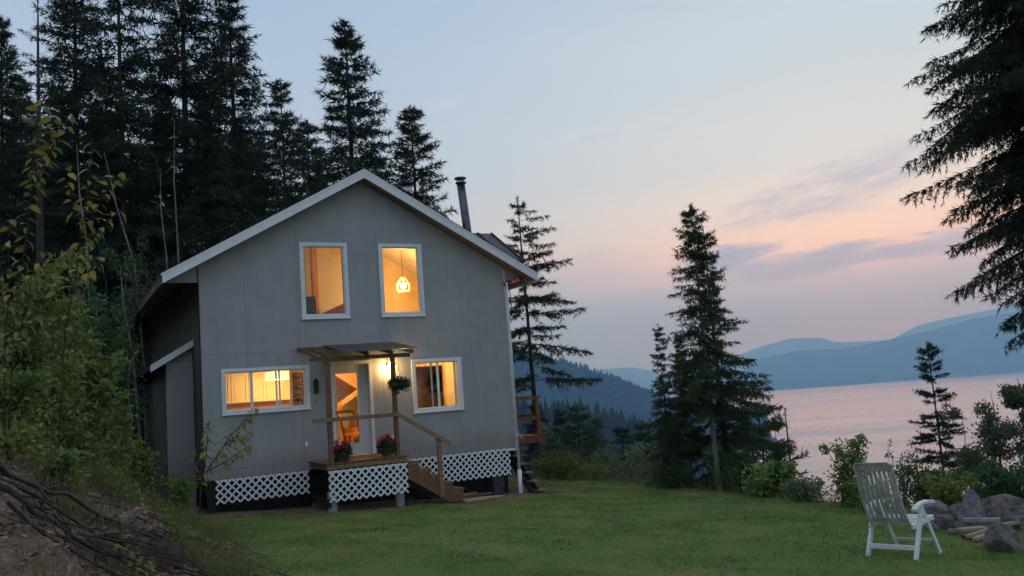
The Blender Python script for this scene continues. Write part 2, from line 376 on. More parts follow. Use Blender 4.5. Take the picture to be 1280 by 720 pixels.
# lake
M_WATER = bpy.data.materials.new('lake_water'); M_WATER.use_nodes = True
t_ = NT(M_WATER.node_tree); b_ = M_WATER.node_tree.nodes['Principled BSDF']
b_.inputs['Base Color'].default_value = (0.09, 0.15, 0.22, 1); b_.inputs['Roughness'].default_value = 0.12; b_.inputs['IOR'].default_value = 1.6
tc_ = t_.n('ShaderNodeTexCoord'); mp_ = t_.n('ShaderNodeMapping'); mp_.inputs['Scale'].default_value = (0.02, 0.05, 1); t_.link(tc_.outputs['Object'], mp_.inputs[0])
bp_ = t_.n('ShaderNodeBump'); bp_.inputs['Strength'].default_value = 0.25; bp_.inputs['Distance'].default_value = 2.0
t_.link(t_.noise(mp_.outputs[0], 6.0, 6, 0.7), bp_.inputs['Height']); t_.link(bp_.outputs[0], b_.inputs['Normal'])
mp2 = t_.n('ShaderNodeMapping'); mp2.inputs['Scale'].default_value = (0.0006, 0.003, 1); t_.link(tc_.outputs['Object'], mp2.inputs[0])
t_.link(t_.ramp(t_.noise(mp2.outputs[0], 1.6, 5, 0.6), [(0.35, (0.16,)*3 + (1,)), (0.7, (0.36,)*3 + (1,))]), b_.inputs['Roughness'])
tag(MB().add([(-13500, -2000, LAKE), (13500, -2000, LAKE), (13500, 12500, LAKE), (-13500, 12500, LAKE)], [(0, 1, 2, 3)]).build('lake', M_WATER), kind='structure')

# mountains: ridge lines read from the picture, each at its own distance
M_MTN = mat('forested_mountain', (0.008, 0.012, 0.008), 0.95, scale=0.006, detail=9, c2=(0.085, 0.095, 0.05), spec=0.05)
M_HILL = mat('forested_hill', (0.018, 0.028, 0.016), 0.95, scale=0.01, c2=(0.036, 0.05, 0.026), spec=0.05)
def ridge(name, prof, dist, front, back, tree=0.0, rough=0.02, seed=0):
    rng = np.random.default_rng(seed)
    px = np.linspace(prof[0][0], prof[-1][0], 260); py = np.interp(px, [p[0] for p in prof], [p[1] for p in prof])
    ph = rng.uniform(0, 6.28, 8)
    rows = []
    for s, (t, hh) in enumerate([(-front, 0), (-front * .72, .22), (-front * .45, .5), (-front * .2, .82), (0, 1), (back * .5, .8), (back, .3)]):
        P = []
        for i, (a, b) in enumerate(zip(px, py)):
            p = at(a, b, dist); top = p[2] - tree; d = (p - CAM)[:2]; d = d / d[1]
            Y = dist + t; x = d[0] * Y
            w_ = sum(math.sin(a * .05 * (k + 1) + ph[k] + s * (k + .7)) / (k + 1) for k in range(8))
            z = LAKE - 4 + (top - LAKE + 4) * hh if s != 4 else top
            if 0 < s < 4: z += w_ * rough * (top - LAKE)
            if s == 0: z = LAKE - 5
            P.append((x, Y + (w_ * rough * front * 2 if s < 4 else 0), z))
        rows.append(P)
    V = np.array(rows); n = len(px); ii = np.arange(V.shape[0] * n).reshape(-1, n)
    f = np.stack([ii[:-1, :-1], ii[:-1, 1:], ii[1:, 1:], ii[1:, :-1]], -1).reshape(-1, 4)
    o = mkobj(name, np_mesh(name, V.reshape(-1, 3), f), M_MTN if dist > 3000 else M_HILL, smooth=True); tag(o, kind='structure'); return V
ridge('far_mountain', [(300, 470), (600, 462), (740, 462), (790, 459), (830, 466), (900, 452), (955, 432), (988, 423), (1026, 422), (1047, 428), (1113, 425), (1147, 407), (1180, 399), (1234, 388), (1300, 374), (1360, 372)], 11200, 2400, 900, seed=4, rough=0.012)
ridge('mountain', [(860, 486), (900, 475), (922, 466), (955, 447), (1001, 438), (1030, 437), (1055, 436), (1105, 426), (1172, 411), (1213, 399), (1247, 394), (1320, 380), (1380, 372)], 6500, 1400, 1200, seed=8, rough=0.02)
HV = ridge('hill', [(380, 395), (480, 415), (560, 428), (620, 434), (660, 440), (700, 447), (740, 459), (780, 474), (815, 490), (870, 506), (920, 516), (960, 524)], 2100, 700, 400, tree=16, seed=2)
HV2 = ridge('hill', [(380, 470), (560, 490), (660, 498), (700, 500), (740, 508), (780, 517), (820, 528), (870, 545), (920, 560)], 620, 260, 150, tree=13, seed=3)
def far_forest(name, V, n, h0, h1, seed, m_):
    rng = np.random.default_rng(seed); rows, cols = V.shape[:2]
    a = rng.uniform(0.0, 5 - 1e-3, n); b = rng.uniform(0, cols - 1.001, n)
    i = a.astype(int); j = b.astype(int); fa = (a - i)[:, None]; fb = (b - j)[:, None]
    P = (V[i, j] * (1-fa) + V[i+1, j] * fa) * (1-fb) + (V[i, j+1] * (1-fa) + V[i+1, j+1] * fa) * fb
    h = rng.uniform(h0, h1, n) * (1 - .4 * rng.random(n) ** 3); r = h * rng.uniform(.14, .24, n); rot = rng.uniform(0, 6.28, n)
    k = 5; vs = []
    for z, q in ((.0, .7), (.18, 1.0), (.55, .42), (.6, .62)):
        for m in range(k):
            t = rot + 2*math.pi*m/k; jit = rng.uniform(.75, 1.2, n)
            vs.append(np.stack([P[:, 0] + np.cos(t)*r*q*jit, P[:, 1] + np.sin(t)*r*q*jit, P[:, 2] - 1 + z*h], -1))
    vs.append(np.stack([P[:, 0], P[:, 1], P[:, 2] - 1 + h], -1)); T = len(vs)
    V_ = np.stack(vs, 1).reshape(-1, 3); base = (np.arange(n) * T)[:, None]; fs = []
    for lv in (0, 1, 2):
        for m in range(k):
            p, q = lv*k + m, lv*k + (m+1) % k; fs += [(p, q, q + k), (p, q + k, p + k)]
    for m in range(k): fs.append((3*k + m, 3*k + (m+1) % k, T-1))
    fs = np.array(fs); FF = (base[:, :, None] + fs[None]).reshape(-1, 3)
    o = mkobj(name, np_mesh(name, V_, FF), m_); return o
M_FARTREE = mat('far_conifers', (0.014, 0.024, 0.014), 0.95, scale=0.05, c2=(0.04, 0.056, 0.028), spec=0.05)
tag(far_forest('far_forest', HV, 11000, 14, 26, 5, M_FARTREE), 'blue hazy conifer forest covering the far hill beside the lake', 'forest', kind='stuff')
tag(far_forest('far_forest', HV2, 3200, 10, 21, 6, M_FARTREE), 'dark conifer forest on the nearer slope below the far hill', 'forest', kind='stuff')





# ------------------------------------------------------------------ house (local x = along the front, y = depth, z = height above siding foot)
HW, HD, APEX, SL, EAVE, OVF = 7.40, 11.8, 6.643, 0.5526, 0.766, 0.40
house = thing('cabin', 'grey two storey gabled cabin with lit windows on the lawn', 'house', OX, YAW)
def rooftop(u): return APEX - SL * abs(u - HW / 2)
def clip(poly, a, b, c):
    """keep the part of a convex polygon where a*x + b*y <= c"""
    out = []
    for i, p in enumerate(poly):
        q = poly[(i + 1) % len(poly)]; dp = a*p[0] + b*p[1] - c; dq = a*q[0] + b*q[1] - c
        if dp <= 0: out.append(p)
        if dp * dq < 0: t = dp / (dp - dq); out.append((p[0] + (q[0]-p[0])*t, p[1] + (q[1]-p[1])*t))
    return out
OPEN = [(2.28, 3.22, 3.25, 4.84), (4.16, 3.24, 5.10, 4.83), (0.45, 1.21, 2.23, 2.05), (4.84, 0.93, 5.97, 2.05), (2.83, 0.0, 3.70, 2.12)]
def sub(rects, o):
    out = []
    for (a, b, c, d) in rects:
        A, B, C, D = o
        if C <= a or A >= c or D <= b or B >= d: out.append((a, b, c, d)); continue
        if b < B: out.append((a, b, c, B))
        if d > D: out.append((a, D, c, d))
        lo, hi = max(b, B), min(d, D)
        if a < A: out.append((a, lo, A, hi))
        if c > C: out.append((C, lo, c, hi))
    return out
def wall_mb(rect, y0, y1, under, gap=0.0):
    rs = [(rect[0] + gap, rect[1] + gap, rect[2] - gap, rect[3] - gap)]
    for o in OPEN: rs = sub(rs, o)
    m = MB()
    for a, b, c, d in rs:
        p = [(a, b), (c, b), (c, d), (a, d)]
        k = APEX - under
        p = clip(p, -SL, 1, k - SL * HW / 2) if p else p
        p = clip(p, SL, 1, k + SL * HW / 2) if len(p) > 2 else p
        if len(p) > 2: m.prism(p, 1, y0, y1)
    return m
def pieces(m):
    """split a wall strip into the groups of cells that touch each other"""
    if not m.f: return []
    nv = len(m.v)
    # every prism was added as its own run of vertices: recover the runs
    par = list(range(nv))
    def find(a):
        while par[a] != a: a = par[a]
        return a
    for f in m.f:
        for a in f[1:]: par[find(a)] = find(f[0])
    runs = {}
    for i in range(nv): runs.setdefault(find(i), []).append(i)
    rs = list(runs.values()); box = [(min(m.v[i][0] for i in r), max(m.v[i][0] for i in r), min(m.v[i][2] for i in r), max(m.v[i][2] for i in r)) for r in rs]
    gid = list(range(len(rs)))
    for i in range(len(rs)):
        for j in range(i):
            a, b = box[i], box[j]
            ox_ = min(a[1], b[1]) - max(a[0], b[0]); oz_ = min(a[3], b[3]) - max(a[2], b[2])
            if ox_ > -1e-6 and oz_ > -1e-6 and max(ox_, oz_) > 1e-3:
                gi, gj = gid[i], gid[j]; gid = [gj if q == gi else q for q in gid]
    out = []
    for q in sorted(set(gid)):
        g_ = MB(); mp = {}
        for r, k in zip(rs, gid):
            if k == q:
                for i in r: mp[i] = len(g_.v); g_.v.append(m.v[i])
        g_.f = [tuple(mp[i] for i in f) for f in m.f if f[0] in mp]; out.append(g_)
    return out
seams = [0.0, 0.96, 2.12, 3.25, 4.03, 5.20, 6.36, HW]
for a, b in zip(seams[:-1], seams[1:]):
    for c, d in ((0.0, 2.44), (2.44, 4.88), (4.88, 6.5)):
        m = wall_mb((a, c, b, d), 0.0, 0.012, 0.215, 0.0022)
        
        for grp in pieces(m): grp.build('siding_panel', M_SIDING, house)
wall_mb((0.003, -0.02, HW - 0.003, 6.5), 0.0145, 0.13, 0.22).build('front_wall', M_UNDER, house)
wall_mb((0.14, 0.0, HW - 0.14, 6.3), 0.132, 0.145, 0.30).build('front_wall_lining', M_CREAM, house)
MB().box((0.004, 0.003, -0.19), (HW - 0.004, 0.10, -0.003)).build('skirt_board', M_SIDING, house)
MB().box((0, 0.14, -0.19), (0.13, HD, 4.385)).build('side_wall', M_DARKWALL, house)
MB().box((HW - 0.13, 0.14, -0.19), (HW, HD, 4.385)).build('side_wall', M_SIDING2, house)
MB().prism([(0.131, -0.19), (HW - 0.131, -0.19), (HW - 0.131, 4.15), (HW/2, 6.2), (0.131, 4.15)], 1, HD - 0.13, HD - 0.003).build('rear_wall', M_SIDING2, house)
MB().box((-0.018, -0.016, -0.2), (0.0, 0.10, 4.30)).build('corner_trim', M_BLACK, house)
MB().box((HW + 0.001, -0.014, -0.2), (HW + 0.03, 0.09, 4.28)).build('corner_trim', M_WHITE, house)
# under the house
MB().box((0.1, 0.35, -1.5), (HW - 0.1, 0.37, -0.2)).build('crawl_shade_sheet', M_UNDER, house)  # thin sheet, the dark behind the lattice put into its colour
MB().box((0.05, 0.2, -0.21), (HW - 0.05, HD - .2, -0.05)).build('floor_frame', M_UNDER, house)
MB().box((6.72, 0.02, -1.6), (7.02, 0.32, -0.195)).build('foundation_post', mat('charcoal_post', (0.05, 0.055, 0.06), 0.9, 0.2, 8), house)
MB().box((0.06, 0.06, -1.5), (0.22, 0.24, -0.195)).build('foundation_post', M_BLACK, house)
# roof
y0, y1 = -OVF, HD + 0.35
for sgn in (-1, 1):
    def pt(s, dz): return (HW/2 + sgn * s, APEX - SL * s + dz)
    e = HW/2 + EAVE
    MB().prism([pt(0, 0.0), pt(e + 0.02, 0.0), pt(e + 0.02, -0.045), pt(0, -0.045)], 1, y0 - 0.015, y1).build('roof_sheet', M_ROOF, house)
    MB().prism([pt(0.02, -0.047), pt(e, -0.047), pt(e, -0.195), pt(0.02, -0.195)], 1, y0 + 0.03, y1 - 0.02).build('roof_deck', M_SOFFIT, house)
    MB().prism([pt(0.0, -0.047), pt(e, -0.047), pt(e, -0.235), pt(0.0, -0.235)], 1, y0 - 0.012, y0 + 0.027).build('barge_board', M_WHITE, house)
    MB().prism([pt(0.0, -0.020), pt(e + .03, -0.020), pt(e + .03, -0.060), pt(0.0, -0.060)], 1, y0 - 0.022, y0 - 0.013).build('barge_flashing', M_WHITE, house)
    MB().prism([pt(0.0, -0.047), pt(e, -0.047), pt(e, -0.235), pt(0.0, -0.235)], 1, y1 - 0.017, y1 + 0.025).build('barge_board', M_WHITE, house)
    # eave fascia
    fx = [pt(e + 0.002, -0.05), pt(e + 0.03, -0.066), pt(e + 0.03, -0.235), pt(e + 0.002, -0.235)]
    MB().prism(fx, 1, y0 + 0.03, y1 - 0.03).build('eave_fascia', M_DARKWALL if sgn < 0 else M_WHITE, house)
    # boxed end of the eave at the front corner
    ex0, ex1 = (-EAVE + 0.05, -0.003) if sgn < 0 else (HW + 0.003, HW + EAVE - 0.05)
    MB().prism([(ex0, 4.0 if sgn < 0 else 4.17), (ex1, 4.17 if sgn < 0 else 4.0), (ex1, 4.19), (ex0, 4.19)][:4] if False else
               [(ex0, 4.01), (ex1, 4.01), (ex1, rooftop(ex1) - .2), (ex0, rooftop(ex0) - .2)], 1, 0.02, 0.05).build('eave_return', M_SIDING, house)
# standing ribs on the right roof plane
for i in range(14):
    w = 0.2 + i * 0.8
    MB().bar((HW/2 + 0.1, w, APEX - SL*0.1 + .012), (HW/2 + HW/2 + EAVE, w, APEX - SL*(HW/2 + EAVE) + .012), 0.03, 0.03, (0, 0, 1)).build('roof_rib', M_ROOF, house)
MB().bar((HW/2, y0 - 0.01, APEX + 0.01), (HW/2, y1, APEX + 0.01), 0.22, 0.03).build('ridge_cap', M_ROOF, house)
# cross gable over the side deck
gw, gu = 3.0, 8.95
ru, rv = hb(616, 292, gw); gu, rv = ru, rv
for sgn in (-1, 1):
    def q(s, dz): return (gw + sgn * s, rv - 0.62 * s + dz)
    un = lambda v: HW/2 + (APEX - v) / SL
    e_w, e_v = q(1.75, 0); P4 = [(un(rv) + .02, gw, rv), (gu, gw, rv), (gu, e_w, e_v), (un(e_v) + .02, e_w, e_v)]
    MB().add(P4 + [(a, b, c - .06) for a, b, c in P4], [(0, 1, 2, 3), (7, 6, 5, 4), (0, 4, 5, 1), (1, 5, 6, 2), (2, 6, 7, 3), (3, 7, 4, 0)]).build('cross_gable_roof', M_ROOF, house)
    for k in range(5):
        uu = HW/2 + 3.2 + k * 0.45
        if un(e_v) < uu < gu - .05: MB().bar((uu, gw + sgn*.03, rv + .012), (uu, gw + sgn*1.75, rv - .62*1.75 + .025), 0.03, 0.03).build('roof_rib', M_ROOF, house)
MB().prism([(gw - 1.5, rv - 1.0), (gw + 1.5, rv - 1.0), (gw, rv - 0.075)], 0, gu - 0.5, gu - 0.45).build('cross_gable_wall', M_SIDING2, house)
# lean-to on the left wall
MB().box((-0.56, 1.2, -1.2), (-0.004, 1.32, 2.40)).build('lean_to_wall', M_SIDING, house)
MB().prism([(-0.56, 2.41), (-0.004, 2.41), (-0.004, 2.70)], 1, 1.2, 1.32).build('lean_to_wall', M_SIDING, house)
MB().box((-0.56, 1.33, -1.2), (-0.45, 6.5, 2.38)).build('lean_to_side_wall', M_DARKWALL, house)
ls = (2.91 - 2.33) / 0.98
def lp(u, dz): return (u, 2.87 + ls * u + dz)
MB().prism([lp(-0.90, 0), lp(-0.004, 0), lp(-0.004, -0.15), lp(-0.90, -0.15)], 1, 1.0, 1.03).build('lean_to_barge_board', M_WHITE, house)
MB().prism([lp(-0.90, 0), lp(-0.004, 0), lp(-0.004, -0.09), lp(-0.90, -0.09)], 1, 1.035, 6.6).build('lean_to_roof', M_ROOF, house)
MB().prism([lp(-0.90, 0), lp(-0.004, 0), lp(-0.004, -0.15), lp(-0.90, -0.15)], 1, 6.61, 6.64).build('lean_to_barge_board', M_WHITE, house)

# windows
def ring(m, a, b, c, d, t, y0, y1):
    m.box((a, y0, b), (c, y1, b + t)); m.box((a, y0, d - t), (c, y1, d)); m.box((a, y0, b + t), (a + t, y1, d - t)); m.box((c - t, y0, b + t), (c, y1, d - t)); return m
def window(outer, t, label, mull=(), sashes=()):
    a, b, c, d = outer
    wn = ring(MB(), a, b, c, d, t, -0.030, 0.0).build('window', M_WHITE, house, bevel=0.004); wn['label'] = label
    ia, ib, ic, id_ = a + t, b + t, c - t, d - t
    ring(MB(), ia - .012, ib - .012, ic + .012, id_ + .012, 0.034, 0.001, 0.11).build('frame', M_WHITE, wn)
    MB().box((a - .012, -0.055, b - 0.014), (c + .012, -0.0, b - .001)).build('sill', M_WHITE, wn)
    xs = [ia + .02] + list(mull) + [ic - .02]
    for mx, wd, yy in sashes: MB().box((mx - wd/2, yy, ib + .022), (mx + wd/2, yy + 0.03, id_ - .022)).build('mullion', M_WHITE, wn)
    for i in range(len(xs) - 1):
        y = 0.048 + 0.022 * (i % 2)
        MB().box((xs[i], y, ib + .02), (xs[i+1], y + 0.005, id_ - .02)).build('pane', M_GLASS, wn)
    return wn
window((2.19, 3.16, 3.31, 4.92), 0.085, 'tall upper window with an orange post inside')
window((4.076, 3.165, 5.183, 4.921), 0.085, 'tall upper window with a hanging lamp inside')
window((0.394, 1.149, 2.294, 2.124), 0.075, 'wide three pane sliding window showing the kitchen', (1.03, 1.62), ((1.03, 0.06, 0.02), (1.575, 0.035, 0.06), (1.635, 0.035, 0.02)))
window((4.748, 0.858, 6.053, 2.126), 0.085, 'two pane sliding window right of the porch', (5.42,), ((5.43, 0.05, 0.018), (5.28, 0.035, 0.06), (5.90, 0.04, 0.07)))
# door
dt = MB(); dt.box((2.785, -0.028, 0.02), (2.845, 0.0, 2.17)); dt.box((3.685, -0.028, 0.02), (3.755, 0.0, 2.17)); dt.box((2.845, -0.028, 2.09), (3.685, 0.0, 2.17))
dt.build('door_trim', M_WHITE, house)
dj = MB(); dj.box((2.832, 0.001, 0.0), (2.85, 0.128, 2.118)); dj.box((3.665, 0.001, 0.0), (3.698, 0.128, 2.118)); dj.box((2.851, 0.001, 2.085), (3.664, 0.128, 2.118))
dj.build('door_jamb', M_DOORW, house)
dr = MB()
for a, b, c, d in ((2.853, 0.02, 2.90, 2.083), (3.41, 0.02, 3.663, 2.083), (2.90, 0.02, 3.41, 0.30), (2.90, 1.89, 3.41, 2.083)): dr.box((a, 0.035, b), (c, 0.080, d))
door = dr.build('door', M_DOORW, house); door['label'] = 'white glazed entrance door under the porch roof'
ring(MB(), 2.885, .285, 3.425, 1.905, .022, 0.026, 0.0345).build('glazing_bead', M_DOORW, door)
MB().box((2.90, 0.055, 0.30), (3.41, 0.060, 1.89)).build('pane', M_GLASS, door)
MB().tube([(2.877, 0.034, 1.02), (2.877, -0.012, 1.02)], 0.012, 8).lathe([(.012, -.03), (.028, -.02), (.028, .01), (.014, .02)], (2.877, -0.03, 1.02), 10).build('handle', mat('brass', (0.35, 0.25, 0.12), 0.3, 0.1, metal=0.9), door)
MB().tube([(2.877, 0.034, 1.14), (2.877, 0.01, 1.14)], 0.022, 10).build('lock', MATS['brass'], door)
MB().box((2.78, -0.06, -0.012), (3.76, 0.034, 0.016)).build('threshold', M_DECKL, house)
MB().box((2.13, -0.022, 0.33), (2.19, 0.0, 0.44)).build('outlet_cover', M_WHITE, house)
MB().tube([(2.43, 0, 1.30), (2.43, -0.02, 1.30)], 0.016, 8).build('doorbell', M_BLACK, house)
# lattice skirting
def lattice(a, b, c, d, y, parent, step=0.115, wd=0.035, batten=True):
    pn = MB().box((a, y + 0.016, d - 0.03), (c, y + 0.034, d - 0.005)).build('lattice_panel', M_LATT, parent)
    w_, h_ = c - a, d - b; s2 = step * math.sqrt(2)
    nd = max(1, round(w_ / (step * 1.414))); p = w_ / nd; hh = round(h_ / p) * p; b2 = d - hh
    for sgn in (1, -1):
        k = -int(hh / p) - 1
        while k * p < w_ + p:
            # line x = k p + t (sgn=1) or x = w - (k p + t), z = t
            t0 = max(0, -k * p - 0.0); t1 = min(hh, w_ - k * p)
            if t1 - t0 > 0.03:
                x0, x1 = k*p + t0, k*p + t1
                if sgn < 0: x0, x1 = w_ - x0, w_ - x1
                yy = y if sgn > 0 else y + 0.0055
                MB().bar((a + x0, yy, b2 + t0), (a + x1, yy, b2 + t1), 0.010, wd, (-sgn, 0, 1)).build('slat', M_LATT, pn)
            k += 1
    return pn
lattice(0.215, -0.765, 2.187, -0.197, -0.008, house)
lattice(4.50, -0.77, 7.22, -0.197, -0.008, house)
# downspout
MB().tube([(7.46, -0.05, 3.95), (7.44, -0.05, 3.6), (7.43, -0.05, -0.75)], 0.035, 10).build('downspout', M_WHITE, house, smooth=True)
MB().tube([(7.43, -0.05, -1.75), (7.43, -0.05, -0.74)], 0.055, 12).build('downspout_sleeve', M_WHITE, house, smooth=True)
for zz in (2.2, 0.1): MB().box((7.40, -0.09, zz), (7.475, -0.012, zz + .025)).build('pipe_bracket', M_WHITE, house)
MB().box((7.1, -0.03, -0.262), (7.47, 0.10, -0.205)).build('skirt_cap', M_WHITE, house)

# ---- interior
MB().box((0.132, 0.15, -0.04), (HW - 0.132, 6.0, 0.0)).build('ground_floor', M_PINE, house)
MB().box((0.132, 0.15, 2.36), (HW - 0.132, 6.0, 2.52)).build('upper_floor', M_CREAM, house)
for sgn in (-1, 1):
    def ip(s): return (HW/2 + sgn*s, 6.10 - SL*s)
    MB().prism([ip(0), ip(3.57), (ip(3.57)[0], ip(3.57)[1] + .05), (ip(0)[0], ip(0)[1] + .05)], 1, 0.15, 3.3).build('sloped_ceiling', M_CREAM, house)
MB().prism([(0.14, 2.52), (HW - .14, 2.52), (HW - .14, 4.2), (HW/2, 6.1), (0.14, 4.2)], 1, 3.2, 3.26).build('interior_wall', M_WARM, house)
MB().box((0.14, 2.95, 0.0), (2.78, 3.0, 2.355)).build('interior_wall', M_CREAM, house)
MB().box((2.78, 0.72, 0.0), (2.83, 3.0, 2.355)).build('interior_wall', M_CREAM, house)
MB().box((2.02, 0.66, 0.0), (2.779, 0.71, 2.355)).build('interior_wall', M_CREAM, house)
MB().box((2.84, 3.9, 0.0), (4.72, 3.95, 2.355)).build('interior_wall', M_CREAM, house)
MB().box((4.73, 0.15, 0.0), (4.78, 3.95, 2.355)).build('interior_wall', M_CREAM, house)
iw = MB()
for a, b, c, d in ((4.79, 0, 5.62, 2.355), (6.42, 0, 7.26, 2.355), (5.62, 2.02, 6.42, 2.355)): iw.box((a, 2.0, b), (c, 2.06, d))
iw.build('interior_wall', M_CREAM, house)
cs = MB(); cs.box((5.55, 1.975, 0), (5.625, 1.999, 2.02)); cs.box((6.415, 1.975, 0), (6.49, 1.999, 2.02)); cs.box((5.55, 1.975, 2.021), (6.49, 1.999, 2.10)); cs.build('doorway_casing', M_PINE, house)
MB().box((4.79, 3.9, 0.0), (7.26, 3.95, 2.355)).build('interior_wall', M_WARM, house)
# stair bulkhead and post seen through the upper left window
a0 = hb(400, 306, 2.4); a1 = hb(430, 334, 2.4); a2 = hb(433, 400, 2.4); a3 = hb(372, 400, 2.4); a4 = hb(372, 304, 2.4)
MB().prism([a4, a0, a1, a2, a3], 1, 2.4, 2.44).build('stair_bulkhead', M_CREAM, house)
pu, pv_ = hb(393.5, 350, 2.2)
MB().box((pu - 0.07, 2.16, 2.53), (pu + 0.07, 2.30, 5.4)).build('timber_post', mat('orange_timber', (0.62, 0.26, 0.06), 0.45, 0.25, 4, stretch=(6, 6, 1)), house)
# stairs in the hall
for i in range(9):
    MB().box((3.55 + i*0.20, 2.3, 0.0 if i == 0 else 0.19*i - .03), (3.55 + (i+1)*0.20 + .02, 3.2, 0.19*(i+1))).build('stair_step', M_TIMBER, house)
b0 = hb(400 + 100/5.14, 440 + 150/5.14, 2.25); b1 = hb(400 + 250/5.14, 440 + 248/5.14, 2.25)
MB().prism([(b0[0] - .25, b0[1] + .17), (b0[0], b0[1]), (b1[0] + .1, b1[1] - .06), (b1[0] + .1, 2.355), (b0[0] - .25, 2.355)], 1, 2.25, 3.3).build('stair_soffit', M_TIMBER, house)
h0 = hb(400 + 120/5.14, 440 + 345/5.14, 2.2); h1 = hb(400 + 245/5.14, 440 + 258/5.14, 2.2)
MB().bar((h0[0], 2.2, h0[1]), (h1[0] + .3, 2.2, h1[1] + .2), 0.05, 0.12).build('stair_handrail', M_PINE, house)
MB().box((h0[0] - .05, 2.15, 0), (h0[0] + .05, 2.25, h0[1] + .06)).build('stair_newel', M_TIMBER, house)

WARM = (1.0, 0.56, 0.165)
# things inside the house
def inside(name, label, cat, u, w, v, group=None): return thing(name, label, cat, hw(u, w, v), YAW, group)
# pendant lamp
lu, lv = hb(504, 357, 1.5)
pl = inside('pendant_lamp', 'lit wire cage pendant lamp behind the upper right window', 'lamp', lu, 1.5, lv)
ctop = 6.10 - SL * abs(lu - HW/2) - lv
M_CAGE = emit('lit_brass_cage', (1.0, 0.62, 0.15), 1.2)
cg = MB()
for k in range(6):
    t = k * math.pi / 3; t2 = t + math.pi / 3
    A = lambda r, z, t=t: (r*math.cos(t), r*math.sin(t), z); B = lambda r, z: (r*math.cos(t2), r*math.sin(t2), z)
    for p, q in ((A(.17, -.13), A(.17, .06)), (A(.17, .06), A(.04, .22)), (A(.17, -.13), B(.17, -.13)), (A(.17, .06), B(.17, .06))): cg.tube([p, q], 0.008, 5)
cg.build('cage', M_CAGE, pl)
MB().tube([(0, 0, 0.2), (0, 0, ctop - .03)], 0.006, 5).build('cord', M_BLACK, pl)
MB().lathe([(.06, 0), (.06, .025), (.02, .028)], (0, 0, ctop - .035), 14).build('ceiling_rose', M_PINE, pl)
for k in range(3):
    t = k * 2.1
    MB().lathe([(.004, -.055), (.026, -.035), (.030, -.01), (.012, .04), (.012, .06)], (.06*math.cos(t), .06*math.sin(t), 0), 10).build('bulb', emit('lit_bulb', (1.0, 0.72, 0.32), 14) if k == 0 else MATS['lit_bulb'], pl, smooth=True)
lamp('pendant_light', pl, (0, 0, -0.02), 165, WARM, 0.06)
# kitchen
kc = inside('kitchen_cabinets', 'cream panelled kitchen cabinets seen through the wide window', 'cabinet', 0.2, 2.94, 0)
MB().box((0, -0.36, 1.40), (2.56, -0.001, 2.16)).build('carcass', M_CAB, kc)
for i in range(6):
    x0 = 0.02 + i * 0.422
    ring(MB(), x0, 1.415, x0 + 0.405, 2.145, 0.065, -0.385, -0.361).build('door_frame', M_CAB, kc)
    MB().box((x0 + .075, -0.37, 1.49), (x0 + .33, -0.3605, 2.07)).build('door_panel', M_CAB, kc)
MB().box((0, -0.02, 0.92), (2.56, -0.001, 1.395)).build('backsplash', M_TILE, kc)
MB().box((0, -0.62, 0.86), (2.56, -0.021, 0.91)).build('counter', M_PINE, kc)
MB().box((0, -0.58, 0.0), (2.56, -0.021, 0.855)).build('base_units', M_CAB, kc)
s0 = hb(270 + 575/9, 450 + 140/9, 1.5); s1 = hb(270 + 815/9, 450 + 215/9, 1.5)
ks = inside('kitchen_lamp', 'glowing square shaded kitchen ceiling lamp behind the wide window', 'lamp', (s0[0]+s1[0])/2, 1.5, s1[1])
hwid = (s1[0]-s0[0])/2
MB().box((-hwid, -hwid, 0), (hwid, hwid, max(.12, s0[1]-s1[1]))).build('shade', emit('lit_lamp_shade', (1.0, 0.66, 0.25), 1.6), ks)
MB().tube([(0, 0, .1), (0, 0, 2.355 - s1[1])], 0.015, 6).build('stem', M_BLACK, ks)
lamp('kitchen_light', ks, (0, 0, -0.10), 58, WARM, 0.1)
# three animal pictures on the wall stub
def poly_face(pts): return MB().prism(pts, 1, -0.016, -0.012)
bird = [(-.40,.22),(-.15,.10),(.05,.08),(.30,.30),(.42,.34),(.25,.10),(.12,-.05),(.10,-.25),(.02,-.28),(0,-.08),(-.2,-.02),(-.38,.02)]
moose = [(-.36,.30),(-.28,.22),(-.22,.30),(-.12,.34),(-.10,.20),(.05,.14),(.28,.14),(.34,.0),(.33,-.34),(.27,-.34),(.22,-.06),(.0,-.05),(-.02,-.34),(-.08,-.34),(-.12,.02),(-.26,.06),(-.36,.14)]
bear = [(-.40,-.02),(-.36,.10),(-.26,.14),(-.20,.22),(.0,.26),(.25,.24),(.38,.10),(.40,-.12),(.36,-.32),(.26,-.32),(.22,-.12),(-.02,-.12),(-.04,-.32),(-.16,-.32),(-.18,-.10),(-.30,-.08)]
M_PICT = mat('tan_picture', (0.40, 0.26, 0.12), 0.8, 0.1, 9)
for (yy, anim, nm) in ((205, bird, 'bird'), (330, moose, 'moose'), (455, bear, 'bear')):
    u_, v_ = hb(270 + (922 if nm == 'bird' else 930)/9, 450 + yy/9, 0.63)
    p = inside('picture', 'small square picture of a dark %s behind the kitchen window' % nm, 'picture', u_, 0.655, v_, 'animal pictures on the kitchen wall')
    ring(MB(), -.115, -.115, .115, .115, .016, -.022, 0).build('frame', M_DARKI, p)
    MB().box((-.1, -.012, -.1), (.1, -.001, .1)).build('canvas', M_PICT, p)
    poly_face([(x*.22, y*.24) for x, y in anim]).build('animal_print', M_DARKI, p)
